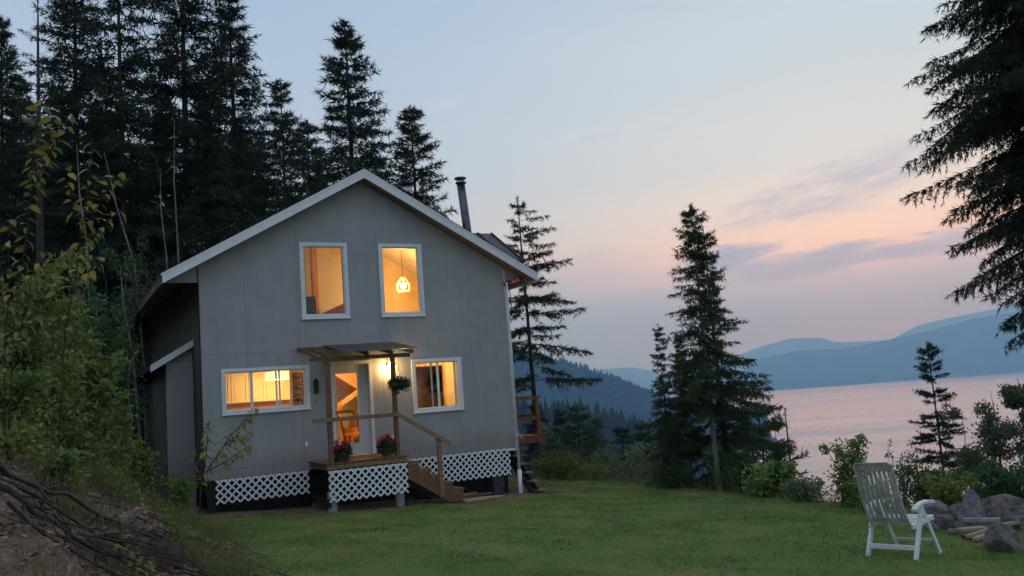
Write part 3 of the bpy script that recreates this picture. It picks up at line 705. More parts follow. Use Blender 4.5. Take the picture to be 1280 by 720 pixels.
# hall lamp, room lamp
hl = inside('ceiling_lamp', 'round ceiling lamp inside the entrance hall behind the glazed door', 'lamp', 3.55, 1.3, 2.25)
MB().lathe([(.02, -.02), (.10, 0.0), (.14, .05), (.14, .10)], (0, 0, 0), 18).build('shade', MATS['lit_lamp_shade'], hl, smooth=True)
lamp('hall_light', hl, (0, 0, -0.08), 80, WARM, 0.1)
rl = inside('ceiling_lamp', 'round ceiling lamp inside the room right of the porch', 'lamp', 6.4, 1.0, 2.25)
MB().lathe([(.02, -.02), (.10, 0.0), (.14, .05), (.14, .10)], (0, 0, 0), 18).build('shade', MATS['lit_lamp_shade'], rl, smooth=True)
lamp('room_light', rl, (0, 0, -0.08), 60, WARM, 0.1)
# upper left room: dresser, blanket; right room: dark picture beyond the doorway
q0 = hb(386, 372, 1.6)
dx = inside('dresser', 'dark low dresser in the lower corner of the upper left window', 'dresser', q0[0] - 0.30, 1.6, 2.53)
MB().box((-.4, -.2, 0), (.42, .2, q0[1] - 2.53)).build('carcass', M_DARKI, dx, bevel=.01)
for k in range(2): MB().box((-.36, -.215, .1 + k*.3), (.38, -.201, .36 + k*.3)).build('drawer', M_DARKI, dx)
c0 = hb(396, 394, 1.9); c1 = hb(434, 377, 1.9)
bk = inside('blanket', 'dark red brown blanket over a sloping rail inside the upper left window', 'blanket', 0, 1.9, 0)
MB().prism([(c0[0], c0[1] - .02), (c1[0], c1[1]), (c1[0] + .1, c1[1] - .8), (c0[0], c0[1] - .5)], 1, 0, 0.06).build('cloth', M_BLANKET, bk)
e0 = hb(505 + 250/9, 440 + 235/9, 3.8); e1 = hb(505 + 485/9, 440 + 465/9, 3.8)
pc = inside('painting', 'dark framed painting beyond the inner doorway right of the porch', 'painting', (e0[0]+e1[0])/2, 3.89, (e0[1]+e1[1])/2)
pw, ph = abs(e1[0]-e0[0])/2, abs(e0[1]-e1[1])/2
ring(MB(), -pw, -ph, pw, ph, .06, -.03, -.002).build('frame', M_TIMBER, pc); MB().box((-pw + .05, -.02, -ph + .05), (pw - .05, -.003, ph - .05)).build('canvas', M_DARKI, pc)
wu, wv = hb(505 + 588/9, 440 + 408/9, 0.12)
wr = inside('wreath', 'small dark twig ring hanging behind the right porch window', 'wreath', wu, 0.125, wv)
MB().tube([(.045*math.cos(t*.45), 0, .045*math.sin(t*.45)) for t in range(15)], .008, 6).build('ring', M_DARKI, wr); MB().tube([(0, 0, .045), (0, 0, .30)], .002, 4).build('string', M_DARKI, wr)
cu, cv_ = hb(400 + 222/5.14, 440 + 560/5.14, 1.7)
hc = inside('hall_chair', 'dark wooden chair back in the hall behind the glazed door', 'chair', cu, 1.7, 0)
MB().box((-.2, -.2, .42), (.2, .2, .46)).build('seat', M_TIMBER, hc)
MB().tube([(-.2, .18, .45), (-.26, .22, .8), (-.36, .26, 1.0)], .022, 6).tube([(.2, .18, .45), (.16, .22, .8), (.06, .26, 1.0)], .022, 6).bar((-.36, .26, 1.0), (.06, .26, 1.0), .03, .08).build('backrest', M_DARKI, hc)
for i in (-.18, .18):
    for j in (-.18, .18): MB().tube([(i, j, 0), (i, j, .42)], .02, 6).build('leg', M_DARKI, hc)

# stove pipe
chu, chv = hb(584, 283, 2.0); ctu, ctv = hb(575.5, 222, 2.0)
base_v = rooftop(chu)
lean = (ctu - chu) / (ctv - chv)
ch = inside('stove_pipe', 'tall dark steel stove pipe with a cap on the right roof slope', 'chimney', chu + lean*(base_v - chv), 2.0, base_v - 0.1)
H_ = ctv - base_v + 0.1
MB().tube([(0, 0, 0), (lean * H_, 0, H_ - .12)], 0.115, 20).build('pipe', M_STEEL, ch, smooth=True)
MB().lathe([(.15, 0), (.15, .035), (.118, .04)], (lean*(H_-.14), 0, H_ - .17), 20).build('collar', M_STEEL, ch)
MB().lathe([(.125, 0), (.165, .015), (.165, .05), (.05, .075)], (lean*H_, 0, H_ - .06), 20).build('cap', M_STEEL, ch)
for k in range(4):
    t = k*math.pi/2 + .5; MB().tube([(lean*H_ + .12*math.cos(t), .12*math.sin(t), H_ - .14), (lean*H_ + .12*math.cos(t), .12*math.sin(t), H_ - .05)], .008, 4).build('cap_strut', M_STEEL, ch)
MB().lathe([(.26, 0), (.16, .12), (.117, .14)], (0, 0, .02), 20).build('flashing', M_STEEL, ch)
MB().tube([(lean*1.0, 0, 1.05), (-.55, .35, .25)], .008, 5).tube([(lean*1.0, 0, 1.05), (.45, .5, -.1)], .008, 5).build('brace', M_STEEL, ch)
# red board with lettering tucked under the right eave
r0 = hb(630, 355, -0.06); r1 = hb(667, 345, -0.06)
rb = inside('red_board', 'red lettered board with pale end hung under the right eave', 'board', r0[0], -0.06, r0[1])
L_ = math.hypot(r1[0]-r0[0], r1[1]-r0[1]); rb.rotation_euler = (0, -math.atan2(r1[1]-r0[1], r1[0]-r0[0]), YAW)
MB().prism([(0.14, -.055), (0.56, -.06), (.60, -.03), (.60, .05), (.56, .07), (.14, .06)], 1, -.02, .01).build('blade', M_RED, rb)
MB().prism([(0.0, -.055), (.14, -.056), (.14, .06), (0.0, .055)], 1, -.02, .01).build('end_cap', M_BLACK, rb)
MB().prism([(.02, -.035), (.09, -.035), (.06, 0), (.09, .035), (.02, .035)], 1, -.025, -.0205).build('mark', M_WHITE, rb)
ang = [math.pi*2*k/18 for k in range(18)]
MB().prism([(0.74 + .13*math.cos(t), .0 + .115*math.sin(t)) for t in ang], 1, -.02, .01).build('round_end', M_RED, rb)
MB().tube([(0.74 + .125*math.cos(t), -.022, .11*math.sin(t)) for t in ang[9:]], .012, 5).build('rim', M_WHITE, rb)
lt = MB()
for x in (.26, .32): lt.bar((x, -.022, -.025), (x + .01, -.022, .035), .004, .016, (1, 0, 0)); lt.bar((x, -.022, -.025), (x - .03, -.022, -.015), .004, .016, (0, 0, 1))
lt.bar((.38, -.022, -.03), (.44, -.022, .04), .004, .016, (1, 0, 0)); lt.bar((.44, -.0226, -.03), (.38, -.0226, .04), .004, .016, (1, 0, 0))
lt.build('lettering', M_WHITE, rb)
MB().tube([(.12, .0, -.05), (.10, .02, -.30), (.06, .06, -.62)], .012, 6).build('strap', M_BLACK, rb)
# ------------------------------------------------------------------ porch
PW = -1.34
porch = thing('porch', 'small stained wood entrance porch with corrugated roof, railing and steps', 'porch', hw(0, 0, 0), YAW)
MB().box((2.22, PW, -0.14), (4.0, PW + 0.04, -0.028)).build('fascia_board', M_DECKL, porch)
MB().box((2.22, PW + 0.042, -0.14), (2.26, -0.04, -0.03)).build('fascia_board', M_DECK, porch)
MB().box((3.96, PW + 0.042, -0.14), (4.0, -0.04, -0.03)).build('fascia_board', M_DECK, porch)
for i in range(9):
    y = -0.062 - i * 0.146; MB().box((2.17, y - 0.138, -0.026), (4.05, y, 0.004)).build('deck_board', M_DECK, porch, bevel=.004)
for x in (2.7, 3.2, 3.6): MB().box((x, PW + .045, -.13), (x + .04, -.05, -.03)).build('joist', M_DECK, porch)
lattice(2.243, -0.754, 3.98, -0.165, PW - 0.02, porch)
for x in (2.34, 3.83): MB().lathe([(.10, -1.25), (.10, -0.62), (.085, -.60)], (x, -1.2, 0), 16).build('pier', M_CONC, porch)
for x in (2.34, 3.83): MB().box((x - .05, -1.25, -.6), (x + .05, -1.15, -.145)).build('pier_post', M_DECK, porch)
MB().box((2.22, -1.30, -.9), (2.30, -0.1, -.75)).build('brace_board', M_UNDER, porch)
# posts and roof frame
MB().box((2.285, -1.345, 0.005), (2.375, -1.255, 2.13)).build('post', M_DECK, porch, bevel=.004)
MB().box((3.755, -1.345, 0.005), (3.845, -1.255, 2.13)).build('post', M_DECK, porch, bevel=.004)
MB().box((1.98, -1.35, 2.131), (4.20, -1.25, 2.215)).build('beam', M_DECK, porch)
MB().box((2.05, -0.04, 2.44), (4.28, -0.002, 2.52)).build('ledger', M_DECK, porch)
for x in (2.06, 2.30, 2.60, 3.2, 3.75, 4.22):
    MB().bar((x, -0.042, 2.475), (x, -1.45, 2.235), 0.045, 0.075).build('rafter', M_DECK, porch)
for t in (0.35, 0.72):
    MB().box((2.085, -.05 - 1.4*t - .04, 2.50 - .24*t), (2.56, -.05 - 1.4*t + .04, 2.535 - .24*t)).build('purlin', M_DECK, porch)
def corr(a, b):
    V, Fc = [], []; n = int((b - a) / 0.0125)
    for i in range(n + 1):
        x = a + (b - a) * i / n; dz = 0.010 * math.sin(x / 0.076 * 2 * math.pi)
        V += [(x, -0.045, 2.548 + dz), (x, -1.53, 2.292 + dz), (x, -0.045, 2.546 + dz), (x, -1.53, 2.290 + dz)]
    for i in range(n): Fc += [(4*i, 4*i+4, 4*i+5, 4*i+1), (4*i+2, 4*i+3, 4*i+7, 4*i+6), (4*i+1, 4*i+5, 4*i+7, 4*i+3)]
    return MB().add(V, Fc)
corr(2.60, 3.48).build('roof_sheet', M_CORR, porch)
o = corr(3.46, 4.34).build('roof_sheet', mat('rusty_corrugated_sheet', (0.20, 0.15, 0.11), 0.42, 0.35, 5, metal=0.5), porch); o.location.z = 0.006
# railing
MB().box((1.95, -1.385, 0.85), (3.86, -1.347, 0.935)).build('handrail', M_DECKL, porch, bevel=.005)
MB().bar((3.80, -1.375, 0.90), (5.02, -1.375, 0.15), 0.04, 0.085).build('stair_handrail', M_DECKL, porch, bevel=.005)
MB().box((4.73, -1.345, -1.0), (4.82, -1.255, 0.34)).build('newel_post', M_DECKL, porch, bevel=.004)
# steps going down to the right
steps = [(4.03, -0.17), (4.29, -0.345), (4.54, -0.515), (4.80, -0.69), (5.06, -0.86)]
for i, (x, z) in enumerate(steps):
    MB().box((x, -1.27, z - 0.04), (x + 0.29, -0.25, z)).build('stair_tread', M_DECK, porch, bevel=.004)
    if i < 5: MB().box((x + .015, -1.25, z - .17), (x + .035, -0.27, z - .041)).build('stair_riser', M_DECK, porch)
for y in (-1.29, -0.28):
    P = [(4.003, -0.035)]
    for x, z in steps: P += [(x + .0, z - .042), (x + .27, z - .042)]
    P = [(4.003, -0.215), (4.28, -0.215), (4.28, -.385), (4.53, -.385), (4.53, -.56), (4.79, -.56), (4.79, -.735), (5.05, -.735), (5.05, -.905), (5.30, -.905), (5.30, -1.12), (4.95, -1.12), (4.003, -0.50)]
    MB().prism(P, 1, y - .018, y + .018).build('stringer', M_DECK, porch)
lz = gz(*hw(5.5, -1.0, 0)[:2]) - OX[2]
lb = thing('loose_board', 'pale loose board lying on the grass at the foot of the porch steps', 'board', hw(5.75, -1.15, lz + .03), YAW + .05)
MB().prism([(-.42, -.16), (.62, -.10), (.30, .14), (-.42, .16)], 2, -.02, .02).build('plank', M_OLDWOOD, lb)
for i, (u_, w_, a_, L_) in enumerate(((5.9, .12, .3, .9), (6.3, .05, -.2, .7), (6.0, .3, .9, .6))):
    z_ = gz(*hw(u_, w_, 0)[:2])
    p_ = hw(u_, w_, 0); o = thing('scrap_board', ['scrap board leaning in the gap under the right lattice', 'short scrap board lying under the right end of the lattice', 'weathered scrap board lying deepest under the lattice'][i], 'board', (p_[0], p_[1], z_ + .04), YAW + a_, 'scrap boards under the cabin')
    MB().box((-L_/2, -.07, -.015), (L_/2, .07, .02)).build('plank', M_DECK if i else M_OLDWOOD, o)
# wall lamp
bu, bv = hb(365 + 945/7.76, 420 + 280/7.76, -0.13)
wl = thing('wall_lamp', 'lit wall lamp beside the door under the porch roof', 'lamp', hw(bu, 0, bv), YAW)
MB().lathe([(.05, -.001), (.05, .02), (.02, .03)], (0, 0, 0), 14).build('base', M_BLACK, wl).rotation_euler = (math.pi/2, 0, 0)
MB().tube([(0, -.03, 0), (0, -.09, .05), (0, -.13, .05)], .012, 8).build('arm', M_BLACK, wl)
MB().lathe([(.004, -.06), (.032, -.035), (.036, -.005), (.016, .04), (.016, .06)], (0, -.13, 0), 14).build('bulb', emit('lit_porch_bulb', (1.0, 0.66, 0.25), 40), wl, smooth=True)
lamp('porch_light', wl, (0, -.13, -.075), 18, (1.0, 0.62, 0.22), 0.03)
# wall ornament
orn = thing('wall_ornament', 'dark carved ornament on the wall left of the porch post', 'ornament', hw(2.43, -0.001, 1.65), YAW)
MB().prism([(-.05, -.17), (.05, -.17), (.06, -.05), (.05, .02), (.075, .06), (.05, .13), (.0, .17), (-.05, .13), (-.06, .02), (-.045, -.06)], 1, -.05, 0).build('plaque', M_DARKI, orn, bevel=.008)
MB().tube([(0, -.05, .06), (.02, -.09, .04), (.03, -.09, -.03)], .022, 8).build('hook', M_DARKI, orn)

def tri_cloud(P, D, ln, wd, rng, fold=0.0):
    """diamond leaves: base P, direction D, length ln, width wd -> V, quads split in 2 tris"""
    n = len(P); D = D / np.maximum(np.linalg.norm(D, axis=1, keepdims=True), 1e-6)
    rnd = rng.normal(size=(n, 3)); S = np.cross(D, rnd); S /= np.maximum(np.linalg.norm(S, axis=1, keepdims=True), 1e-6)
    Nn = np.cross(S, D)
    ln = np.broadcast_to(ln, (n,))[:, None]; wd = np.broadcast_to(wd, (n,))[:, None]
    m = P + D * ln * .45
    V = np.stack([P, m + S * wd / 2 + Nn * wd * fold, P + D * ln, m - S * wd / 2 + Nn * wd * fold], 1).reshape(-1, 3)
    b = np.arange(n)[:, None] * 4
    return V, np.concatenate([b + np.array([[0, 1, 2]]), b + np.array([[0, 2, 3]])])
def ball_foliage(name, c, rad, n, ln, wd, m_, parent, seed, hang=0.0, bias=None):
    rng = np.random.default_rng(seed); d = rng.normal(size=(n, 3)); d /= np.linalg.norm(d, axis=1, keepdims=True)
    r = rng.random(n)[:, None] ** .5; P = np.array(c) + d * r * np.array(rad)
    if hang: P[:, 2] -= hang * (rng.random(n) ** 3) * rad[2]
    D = d + rng.normal(size=(n, 3)) * .5; D[:, 2] -= .15
    V, f = tri_cloud(P, D, rng.uniform(.7, 1.3, n) * ln, rng.uniform(.7, 1.3, n) * wd, rng, .15)
    return mkobj(name, np_mesh(name, V, f), m_, parent)
M_GERAN = leafmat('geranium_leaves', (0.02, 0.05, 0.018), (0.06, 0.10, 0.035), .05, .6, .2, 9)
M_PETAL = leafmat('red_petals', (0.50, 0.02, 0.03), (0.75, 0.06, 0.06), .05, .6, .3, 9)
M_WPETAL = leafmat('pale_petals', (0.55, 0.55, 0.5), (0.7, 0.6, 0.65), .05, .6, .3, 9)
M_TERRA = mat('terracotta', (0.26, 0.11, 0.06), 0.85, .15, 8)
def flowers(parent, pts, m_, seed, r=.03):
    for i, p in enumerate(pts): ball_foliage('flower', p, (r, r, r*.7), 26, r*1.1, r*.9, m_, parent, seed + i)
def pot(u, w, lab, seed, hang):
    p = thing('flower_pot', lab, 'flower pot', hw(u, w, 0.005), YAW, 'flower pots on the porch')
    MB().lathe([(.075, 0), (.11, .14), (.125, .145), (.125, .175), (.105, .175), (.1, .15)], (0, 0, 0), 20).build('pot', M_TERRA, p, smooth=False)
    tag(ball_foliage('foliage', (0, 0, .24), (.22, .19, .17), 900, .055, .045, M_GERAN, p, seed, hang), kind='stuff')
    rng = random.Random(seed); pts = []
    for k in range(11):
        t = rng.uniform(0, 6.28); e = rng.uniform(.1, 1.3); pts.append((.22*math.cos(t)*math.cos(e)*1.05, -abs(.2*math.sin(t)*math.cos(e)), .26 + .19*math.sin(e)))
    flowers(p, pts, M_PETAL, seed * 7); return p
pu1 = hb(427, 572, -1.2); pu2 = hb(484, 562, -1.2)
pot(pu1[0], -1.2, 'terracotta pot of red geraniums left on the porch edge', 3, 1.9)
pot(pu2[0], -1.2, 'terracotta pot of red geraniums right, beside the porch post', 5, 0.5)
for (px_, py_, lab) in ((419, 553, 'small red and white paper flag in the left geranium pot'), (485, 546, 'small red and white paper flag in the right geranium pot')):
    fu, fv = hb(px_, py_, -1.3)
    fl = thing('small_flag', lab, 'flag', hw(fu, -1.3, fv - .22), YAW, 'small flags in the geranium pots'); fl.rotation_euler = (0, .15, YAW)
    MB().tube([(0, 0, 0), (0, 0, .27)], .004, 5).build('stick', M_OLDWOOD, fl)
    MB().box((.004, -.002, .18), (.04, .002, .27)).build('red_band', M_RED, fl); MB().box((.0405, -.002, .18), (.10, .002, .27)).build('white_band', M_WHITE, fl); MB().box((.1005, -.002, .18), (.135, .002, .27)).build('red_band', M_RED, fl)
    MB().prism([(.07, .198), (.072, .212), (.09, .215), (.083, .225), (.088, .24), (.076, .236), (.07, .256), (.064, .236), (.052, .24), (.057, .225), (.05, .215), (.068, .212)], 1, -.004, -.0022).build('leaf_mark', M_RED, fl)
# hanging basket
hu_, hv_ = hb(499, 480, -1.42)
hbk = thing('hanging_basket', 'hanging basket of green plants on the right porch post', 'basket', hw(hu_, -1.42, hv_), YAW)
MB().lathe([(.05, -.11), (.12, -.05), (.15, .02), (.14, .02), (.05, -.08)], (0, 0, 0), 18).build('bowl', M_DARKI, hbk)
tag(ball_foliage('foliage', (0, 0, .03), (.24, .22, .13), 1000, .05, .035, M_GERAN, hbk, 21, 0.9), kind='stuff')
rng0 = random.Random(4); flowers(hbk, [(rng0.uniform(-.22, .22), -rng0.uniform(.05, .2), rng0.uniform(-.05, .13)) for k in range(12)], M_WPETAL, 90, .018)
for k in range(3):
    t = k*2.1 + .4; MB().tube([(.14*math.cos(t), .14*math.sin(t), .02), (0, 0, .36)], .004, 4).build('chain', M_BLACK, hbk)
MB().tube([(0, 0, .35), (.02, 0, .40), (0, .03, .44), (-.06, .07, .46)], .007, 6).build('hook', M_BLACK, hbk)

# ------------------------------------------------------------------ side deck at the right wall
deck = thing('side_deck', 'red brown raised side deck with railing and steps right of the cabin', 'deck', hw(0, 0, 0), YAW)
DY = 1.0
for i in range(26):
    y = DY + i * 0.145; MB().box((HW + .05, y, -0.04), (8.75, y + 0.138, -0.005)).build('deck_board', M_RED_DECK, deck)
MB().box((HW + .05, DY - .04, -0.20), (8.72, DY - .002, -0.006)).build('fascia_board', M_RED_DECK, deck)
MB().box((8.72, DY - .04, -0.20), (8.76, DY + 3.8, -0.045)).build('fascia_board', M_RED_DECK, deck)
for y in (DY - .02, DY + 1.25, DY + 2.5, DY + 3.75):
    MB().box((8.64, y, -0.24), (8.73, y + .09, 0.98)).build('post', M_RED_DECK, deck)
MB().box((7.99, DY + .02, -2.8), (8.09, DY + .11, -.21)).build('post', M_RED_DECK, deck)
MB().box((8.63, DY - .06, -0.22), (8.80, DY - .041, .02)).build('post_block', M_RED_DECK, deck)
MB().box((8.60, DY - .06, .985), (8.78, DY + 3.9, 1.02)).build('top_rail', M_RED_DECK, deck)
MB().box((8.66, DY + .08, .45), (8.70, DY + 3.8, .53)).build('mid_rail', M_RED_DECK, deck)
MB().box((HW + .40, DY - .02, .93), (8.62, DY + .03, 1.0)).build('top_rail', M_RED_DECK, deck)
MB().box((HW + .40, DY - .01, .40), (8.62, DY + .03, .50)).build('mid_rail', M_RED_DECK, deck)
MB().box((HW + .34, DY - .03, -.02), (HW + .43, DY + .06, 1.0)).build('post', M_RED_DECK, deck)
# its steps come down towards the lawn
for i in range(6):
    z = -0.22 - i * 0.20; y = DY - .05 - (i + 1) * 0.27
    MB().box((HW + .12 + .02*i, y, z - .04), (7.72 + .02*i, y + .29, z)).build('stair_tread', M_DECKL, deck)
    MB().box((HW + .15, y + .25, z - .16), (7.70, y + .27, z - .041)).build('stair_riser', M_UNDER, deck)
for x in (HW + .10, 7.66):
    MB().bar((x, DY - .04, -.2), (x, DY - 1.75, -1.48), .04, .16).build('stringer', M_UNDER, deck)  # near-black colour stands for the shade under the steps, as on the risers
for y_ in (1.6, 3.2): MB().box((8.0, DY + y_, -3.4), (8.1, DY + y_ + .1, -.06)).build('post', M_RED_DECK, deck)
MB().bar((7.70, DY - .06, .50), (7.70, DY - .80, -.05), .05, .09).build('stair_handrail', M_OLDWOOD, deck)
tb_loc = hw(8.1, 2.1, 0)
gt = thing('patio_table', 'small dark metal patio table on the side deck behind the railing', 'table', tb_loc, YAW)
MB().lathe([(.35, .70), (.35, .73), (.0, .735)], (0, 0, 0), 20).build('table_top', M_BLACK, gt)
for k in range(3):
    t = k * 2.1; MB().tube([(.26*math.cos(t), .26*math.sin(t), 0), (.10*math.cos(t), .10*math.sin(t), .35), (.22*math.cos(t), .22*math.sin(t), .70)], .014, 6).build('leg', M_BLACK, gt)
# ------------------------------------------------------------------ plants
def tubes_np(segs, k=3):
    """segs: list of (pts (n,3), r0, r1) -> V, tris"""
    V, Fc = [], []; o = 0
    for pts, r0, r1 in segs:
        pts = np.asarray(pts, float); n = len(pts)
        d = np.gradient(pts, axis=0); d /= np.maximum(np.linalg.norm(d, axis=1, keepdims=True), 1e-9)
        ref = np.array([0.31, 0.17, 0.93]) if abs(d[0, 2]) < .8 else np.array([0.9, 0.3, 0.1])
        x = np.cross(d, ref); x /= np.maximum(np.linalg.norm(x, axis=1, keepdims=True), 1e-9); y = np.cross(d, x)
        r = np.linspace(r0, r1, n)[:, None]
        ringv = np.stack([pts + (x*math.cos(2*math.pi*j/k) + y*math.sin(2*math.pi*j/k))*r for j in range(k)], 1)
        V.append(ringv.reshape(-1, 3)); i = np.arange(n - 1)[:, None] * k; j = np.arange(k)[None]
        a = o + i + j; b = o + i + (j + 1) % k
        Fc.append(np.stack([a, b, b + k], -1).reshape(-1, 3)); Fc.append(np.stack([a, b + k, a + k], -1).reshape(-1, 3)); o += n*k
    return np.concatenate(V), np.concatenate(Fc)

def needles(P, D, ln, wd, rng, m=4):
    """each tuft is a small fan of slim needles"""
    D = D / np.maximum(np.linalg.norm(D, axis=1, keepdims=True), 1e-6); n = len(P); Vs = []
    for k in range(m):
        d = D + rng.normal(0, .42, (n, 3)); d /= np.maximum(np.linalg.norm(d, axis=1, keepdims=True), 1e-6)
        S = np.cross(d, rng.normal(size=(n, 3))); S /= np.maximum(np.linalg.norm(S, axis=1, keepdims=True), 1e-6)
        l = (ln * rng.uniform(.55, 1.1, n))[:, None]; w_ = (wd * rng.uniform(.35, .6, n))[:, None]
        b = P + d * l * .05 * k
        Vs.append(np.stack([b - S * w_ / 2, b + S * w_ / 2, b + d * l], 1))
    V = np.stack(Vs, 1).reshape(-1, 3); return V, np.arange(len(V)).reshape(-1, 3)
def conifer(name, seed, H, R, start=.12, whorls=30, per=6, droop=.25, rise=.45, gap=.1, tw=.16, tl=.16, twd=.035, dens=.075, hang=.25, bare=0.0,
            prof=None, asym=None, leafm=None, bark=None, irr=.25, trunk_r=None, lean=(0, 0), twlen=.42):
    """trunk mesh (with limbs) and crown mesh of a conifer standing at the origin"""
    rng = np.random.default_rng(seed); tr = trunk_r or H * .0125
    segs = []; wob = rng.normal(0, .012 * H * .4, (12, 2)); wob[0] = 0; zt = np.linspace(0, H, 12)
    cx = np.cumsum(wob[:, 0]) * .12 + lean[0] * (zt / H) ** 1.5; cyy = np.cumsum(wob[:, 1]) * .12 + lean[1] * (zt / H) ** 1.5
    axis = lambda z: np.array([np.interp(z, zt, cx), np.interp(z, zt, cyy), z])
    segs_t = [(np.stack([cx, cyy, zt], -1), tr, .012)]
    Pl, Dl, Ll = [], [], []
    az = rng.uniform(0, 6.28)
    for wi in range(whorls):
        t = start + (1 - start) * (wi + rng.uniform(-.4, .4)) / whorls; t = min(max(t, start*.8), .985)
        pr = (prof(t) if prof else (1 - t) ** .8 * min(1, .55 + (t - start) * 2.2))
        for b in range(per if t < .9 else max(3, per - 2)):
            az += 2.39996 + rng.normal(0, .35)
            if rng.random() < gap: continue
            L = R * pr * rng.uniform(1 - irr*1.6, 1 + irr) + .12
            if asym: L *= 1 + asym[0] * math.cos(az - asym[1])
            if L < .1: continue
            base = axis(t * H + rng.uniform(-.3, .3) * H / whorls)
            dr = np.array([math.cos(az), math.sin(az), 0]); lat = np.array([-math.sin(az), math.cos(az), 0])
            up = rise * (t - .35) * 1.6 - droop * (1 - t) * .35 + rng.normal(0, .08)
            n = max(4, int(L / tw)); s = np.linspace(0, 1, n + 1)[:, None]
            bend = rng.normal(0, .12)
            pts = base + dr * L * s + lat * bend * L * s * s + np.array([0, 0, 1.]) * L * (up * s - droop * s * s + droop * .55 * s ** 3)
            segs_t.append((pts[::max(1, n // 4)] if n > 4 else pts, max(.008, .022 * L / max(R, .5) * (tr / .2)), .004))
            if rng.random() < bare: continue
            tang = np.gradient(pts, axis=0); tang /= np.linalg.norm(tang, axis=1, keepdims=True)
            for i in range(1, n + 1):
                si = i / n
                if si < .18 and rng.random() < .7: continue
                for sg in (-1, 1, 0):
                    if sg == 0: td = tang[i] + rng.normal(0, .15, 3); l = .12 + .10 * rng.random()
                    else:
                        td = lat * sg * rng.uniform(.7, 1.1) + tang[i] * rng.uniform(.5, .9) + np.array([0, 0, -hang * rng.uniform(.2, 1.6) + .08]); l = (twlen * L * (1 - si * .82) * rng.uniform(.6, 1.1)) * .8 + .06; l = min(l, .75)
                    td = td / np.linalg.norm(td); k = max(2, int(l / dens)); q = (np.arange(k) + rng.random(k)) / k
                    p = pts[i] + td * (q * l)[:, None]; p[:, 2] -= hang * .35 * l * q * q
                    Pl.append(p); Dl.append(td * .75 + rng.normal(0, .42, (k, 3)) + np.array([0, 0, -hang * .4])); Ll.append(np.full(k, tl) * rng.uniform(.65, 1.25, k))
    # leader
    k = 14; z = H * rng.uniform(.93, 1.0, k); Pl.append(np.stack([np.interp(z, zt, cx), np.interp(z, zt, cyy), z], -1)); Dl.append(rng.normal(0, .5, (k, 3)) + [0, 0, .9]); Ll.append(np.full(k, tl))
    V, f = needles(np.concatenate(Pl), np.concatenate(Dl), np.concatenate(Ll), twd, rng)
    tv, tf = tubes_np(segs_t[:1], 8); bv, bf = tubes_np(segs_t[1:], 3)
    trunk = np_mesh(name + '_trunk', np.concatenate([tv, bv]), np.concatenate([tf, bf + len(tv)])); trunk.materials.append(bark or M_BARK)
    crown = np_mesh(name + '_crown', V, f); crown.materials.append(leafm or M_FIR)
    return dict(H=H, trunk=trunk, crown=crown)
def put_tree(proto, label, px, py, Y, group=None, name='fir_tree', rz=None, wide=1.0, cat='tree', rng=random.Random(3), basez=None):
    top = at(px, py, Y); z = gz(top[0], top[1]) - .15 if basez is None else basez
    s = (top[2] - z) / proto['H']
    o = thing(name, label, cat, (top[0], top[1], z), rz if rz is not None else rng.uniform(0, 6.28), group); o.scale = (s*wide, s*wide, s)
    mkobj('trunk', proto['trunk'], None, o); tag(mkobj('crown', proto['crown'], None, o), kind='stuff'); return o

FIRS = [conifer('fir', 10 + i, 16, 2.9 + .25*(i % 3), start=.10, whorls=46, per=8, droop=[.3, .22, .38][i % 3], rise=.5, gap=.10 + .05*(i % 2), tw=.17, tl=.27, twd=.075, dens=.09, irr=.3) for i in range(4)]
OPENF = conifer('open_fir', 31, 18, 2.8, start=.2, whorls=36, per=7, droop=.3, gap=.25, tw=.18, tl=.27, twd=.085, dens=.095, irr=.45, trunk_r=.17)
G1 = 'dark firs of the forest behind the cabin'
put_tree(FIRS[0], 'tall dark fir rising highest just left of the roof ridge', 430, 31, 36, G1, wide=1.12)
put_tree(FIRS[1], 'slender fir with open tip nearest the stove pipe', 514, 132, 39, G1, wide=1.0)
put_tree(FIRS[2], 'short fir whose tip shows between the two tall firs above the left roof', 351, 103, 43, G1, wide=.9)
put_tree(FIRS[3], 'tall fir cut by the top edge, left of the short fir', 288, -8, 34, G1, wide=1.0)
put_tree(OPENF, 'tall fir with a bare straight trunk in the gap of sky at the left', 148, -120, 29, G1, wide=1.0)
put_tree(FIRS[1], 'broad fir filling the top edge between the bare trunk and the tall firs', 222, -110, 31, G1, wide=1.0)
put_tree(FIRS[2], 'tall dark fir left of the bare trunk at the top edge', 92, -60, 30, G1, wide=1.05)
put_tree(FIRS[3], 'dark fir at the far left edge of the picture', 2, 25, 27, G1, wide=.95)
DEADTOP = conifer('dead_top_fir', 44, 17, 1.7, start=.2, whorls=34, per=4, droop=.15, gap=.2, tw=.2, tl=.18, twd=.04, dens=.13, bare=.55, irr=.5)
put_tree(DEADTOP, 'half dead fir with bare spindly twigs at the top left', 47, -25, 25, G1, wide=1.0)
rr = random.Random(8)
back = [(25, 95, 45), (75, 110, 48), (255, 130, 44), (262, 180, 30), (325, 165, 47), (385, 150, 48), (130, 140, 46), (205, 130, 42), (300, 160, 45), (40, 140, 42), (60, 190, 36), (110, 215, 34), (395, 205, 41), (470, 190, 46), (330, 245, 33), (240, 260, 27), (170, 235, 33), (290, 235, 38), (15, 170, 33)]
for i, (a, b, Y) in enumerate(back):
    put_tree([FIRS[i % 4], OPENF][1 if i % 5 == 4 else 0], 'dark fir crowded into the forest behind the front row left of the cabin', a, b, Y, 'crowded firs of the forest depth', wide=rr.uniform(.9, 1.25))
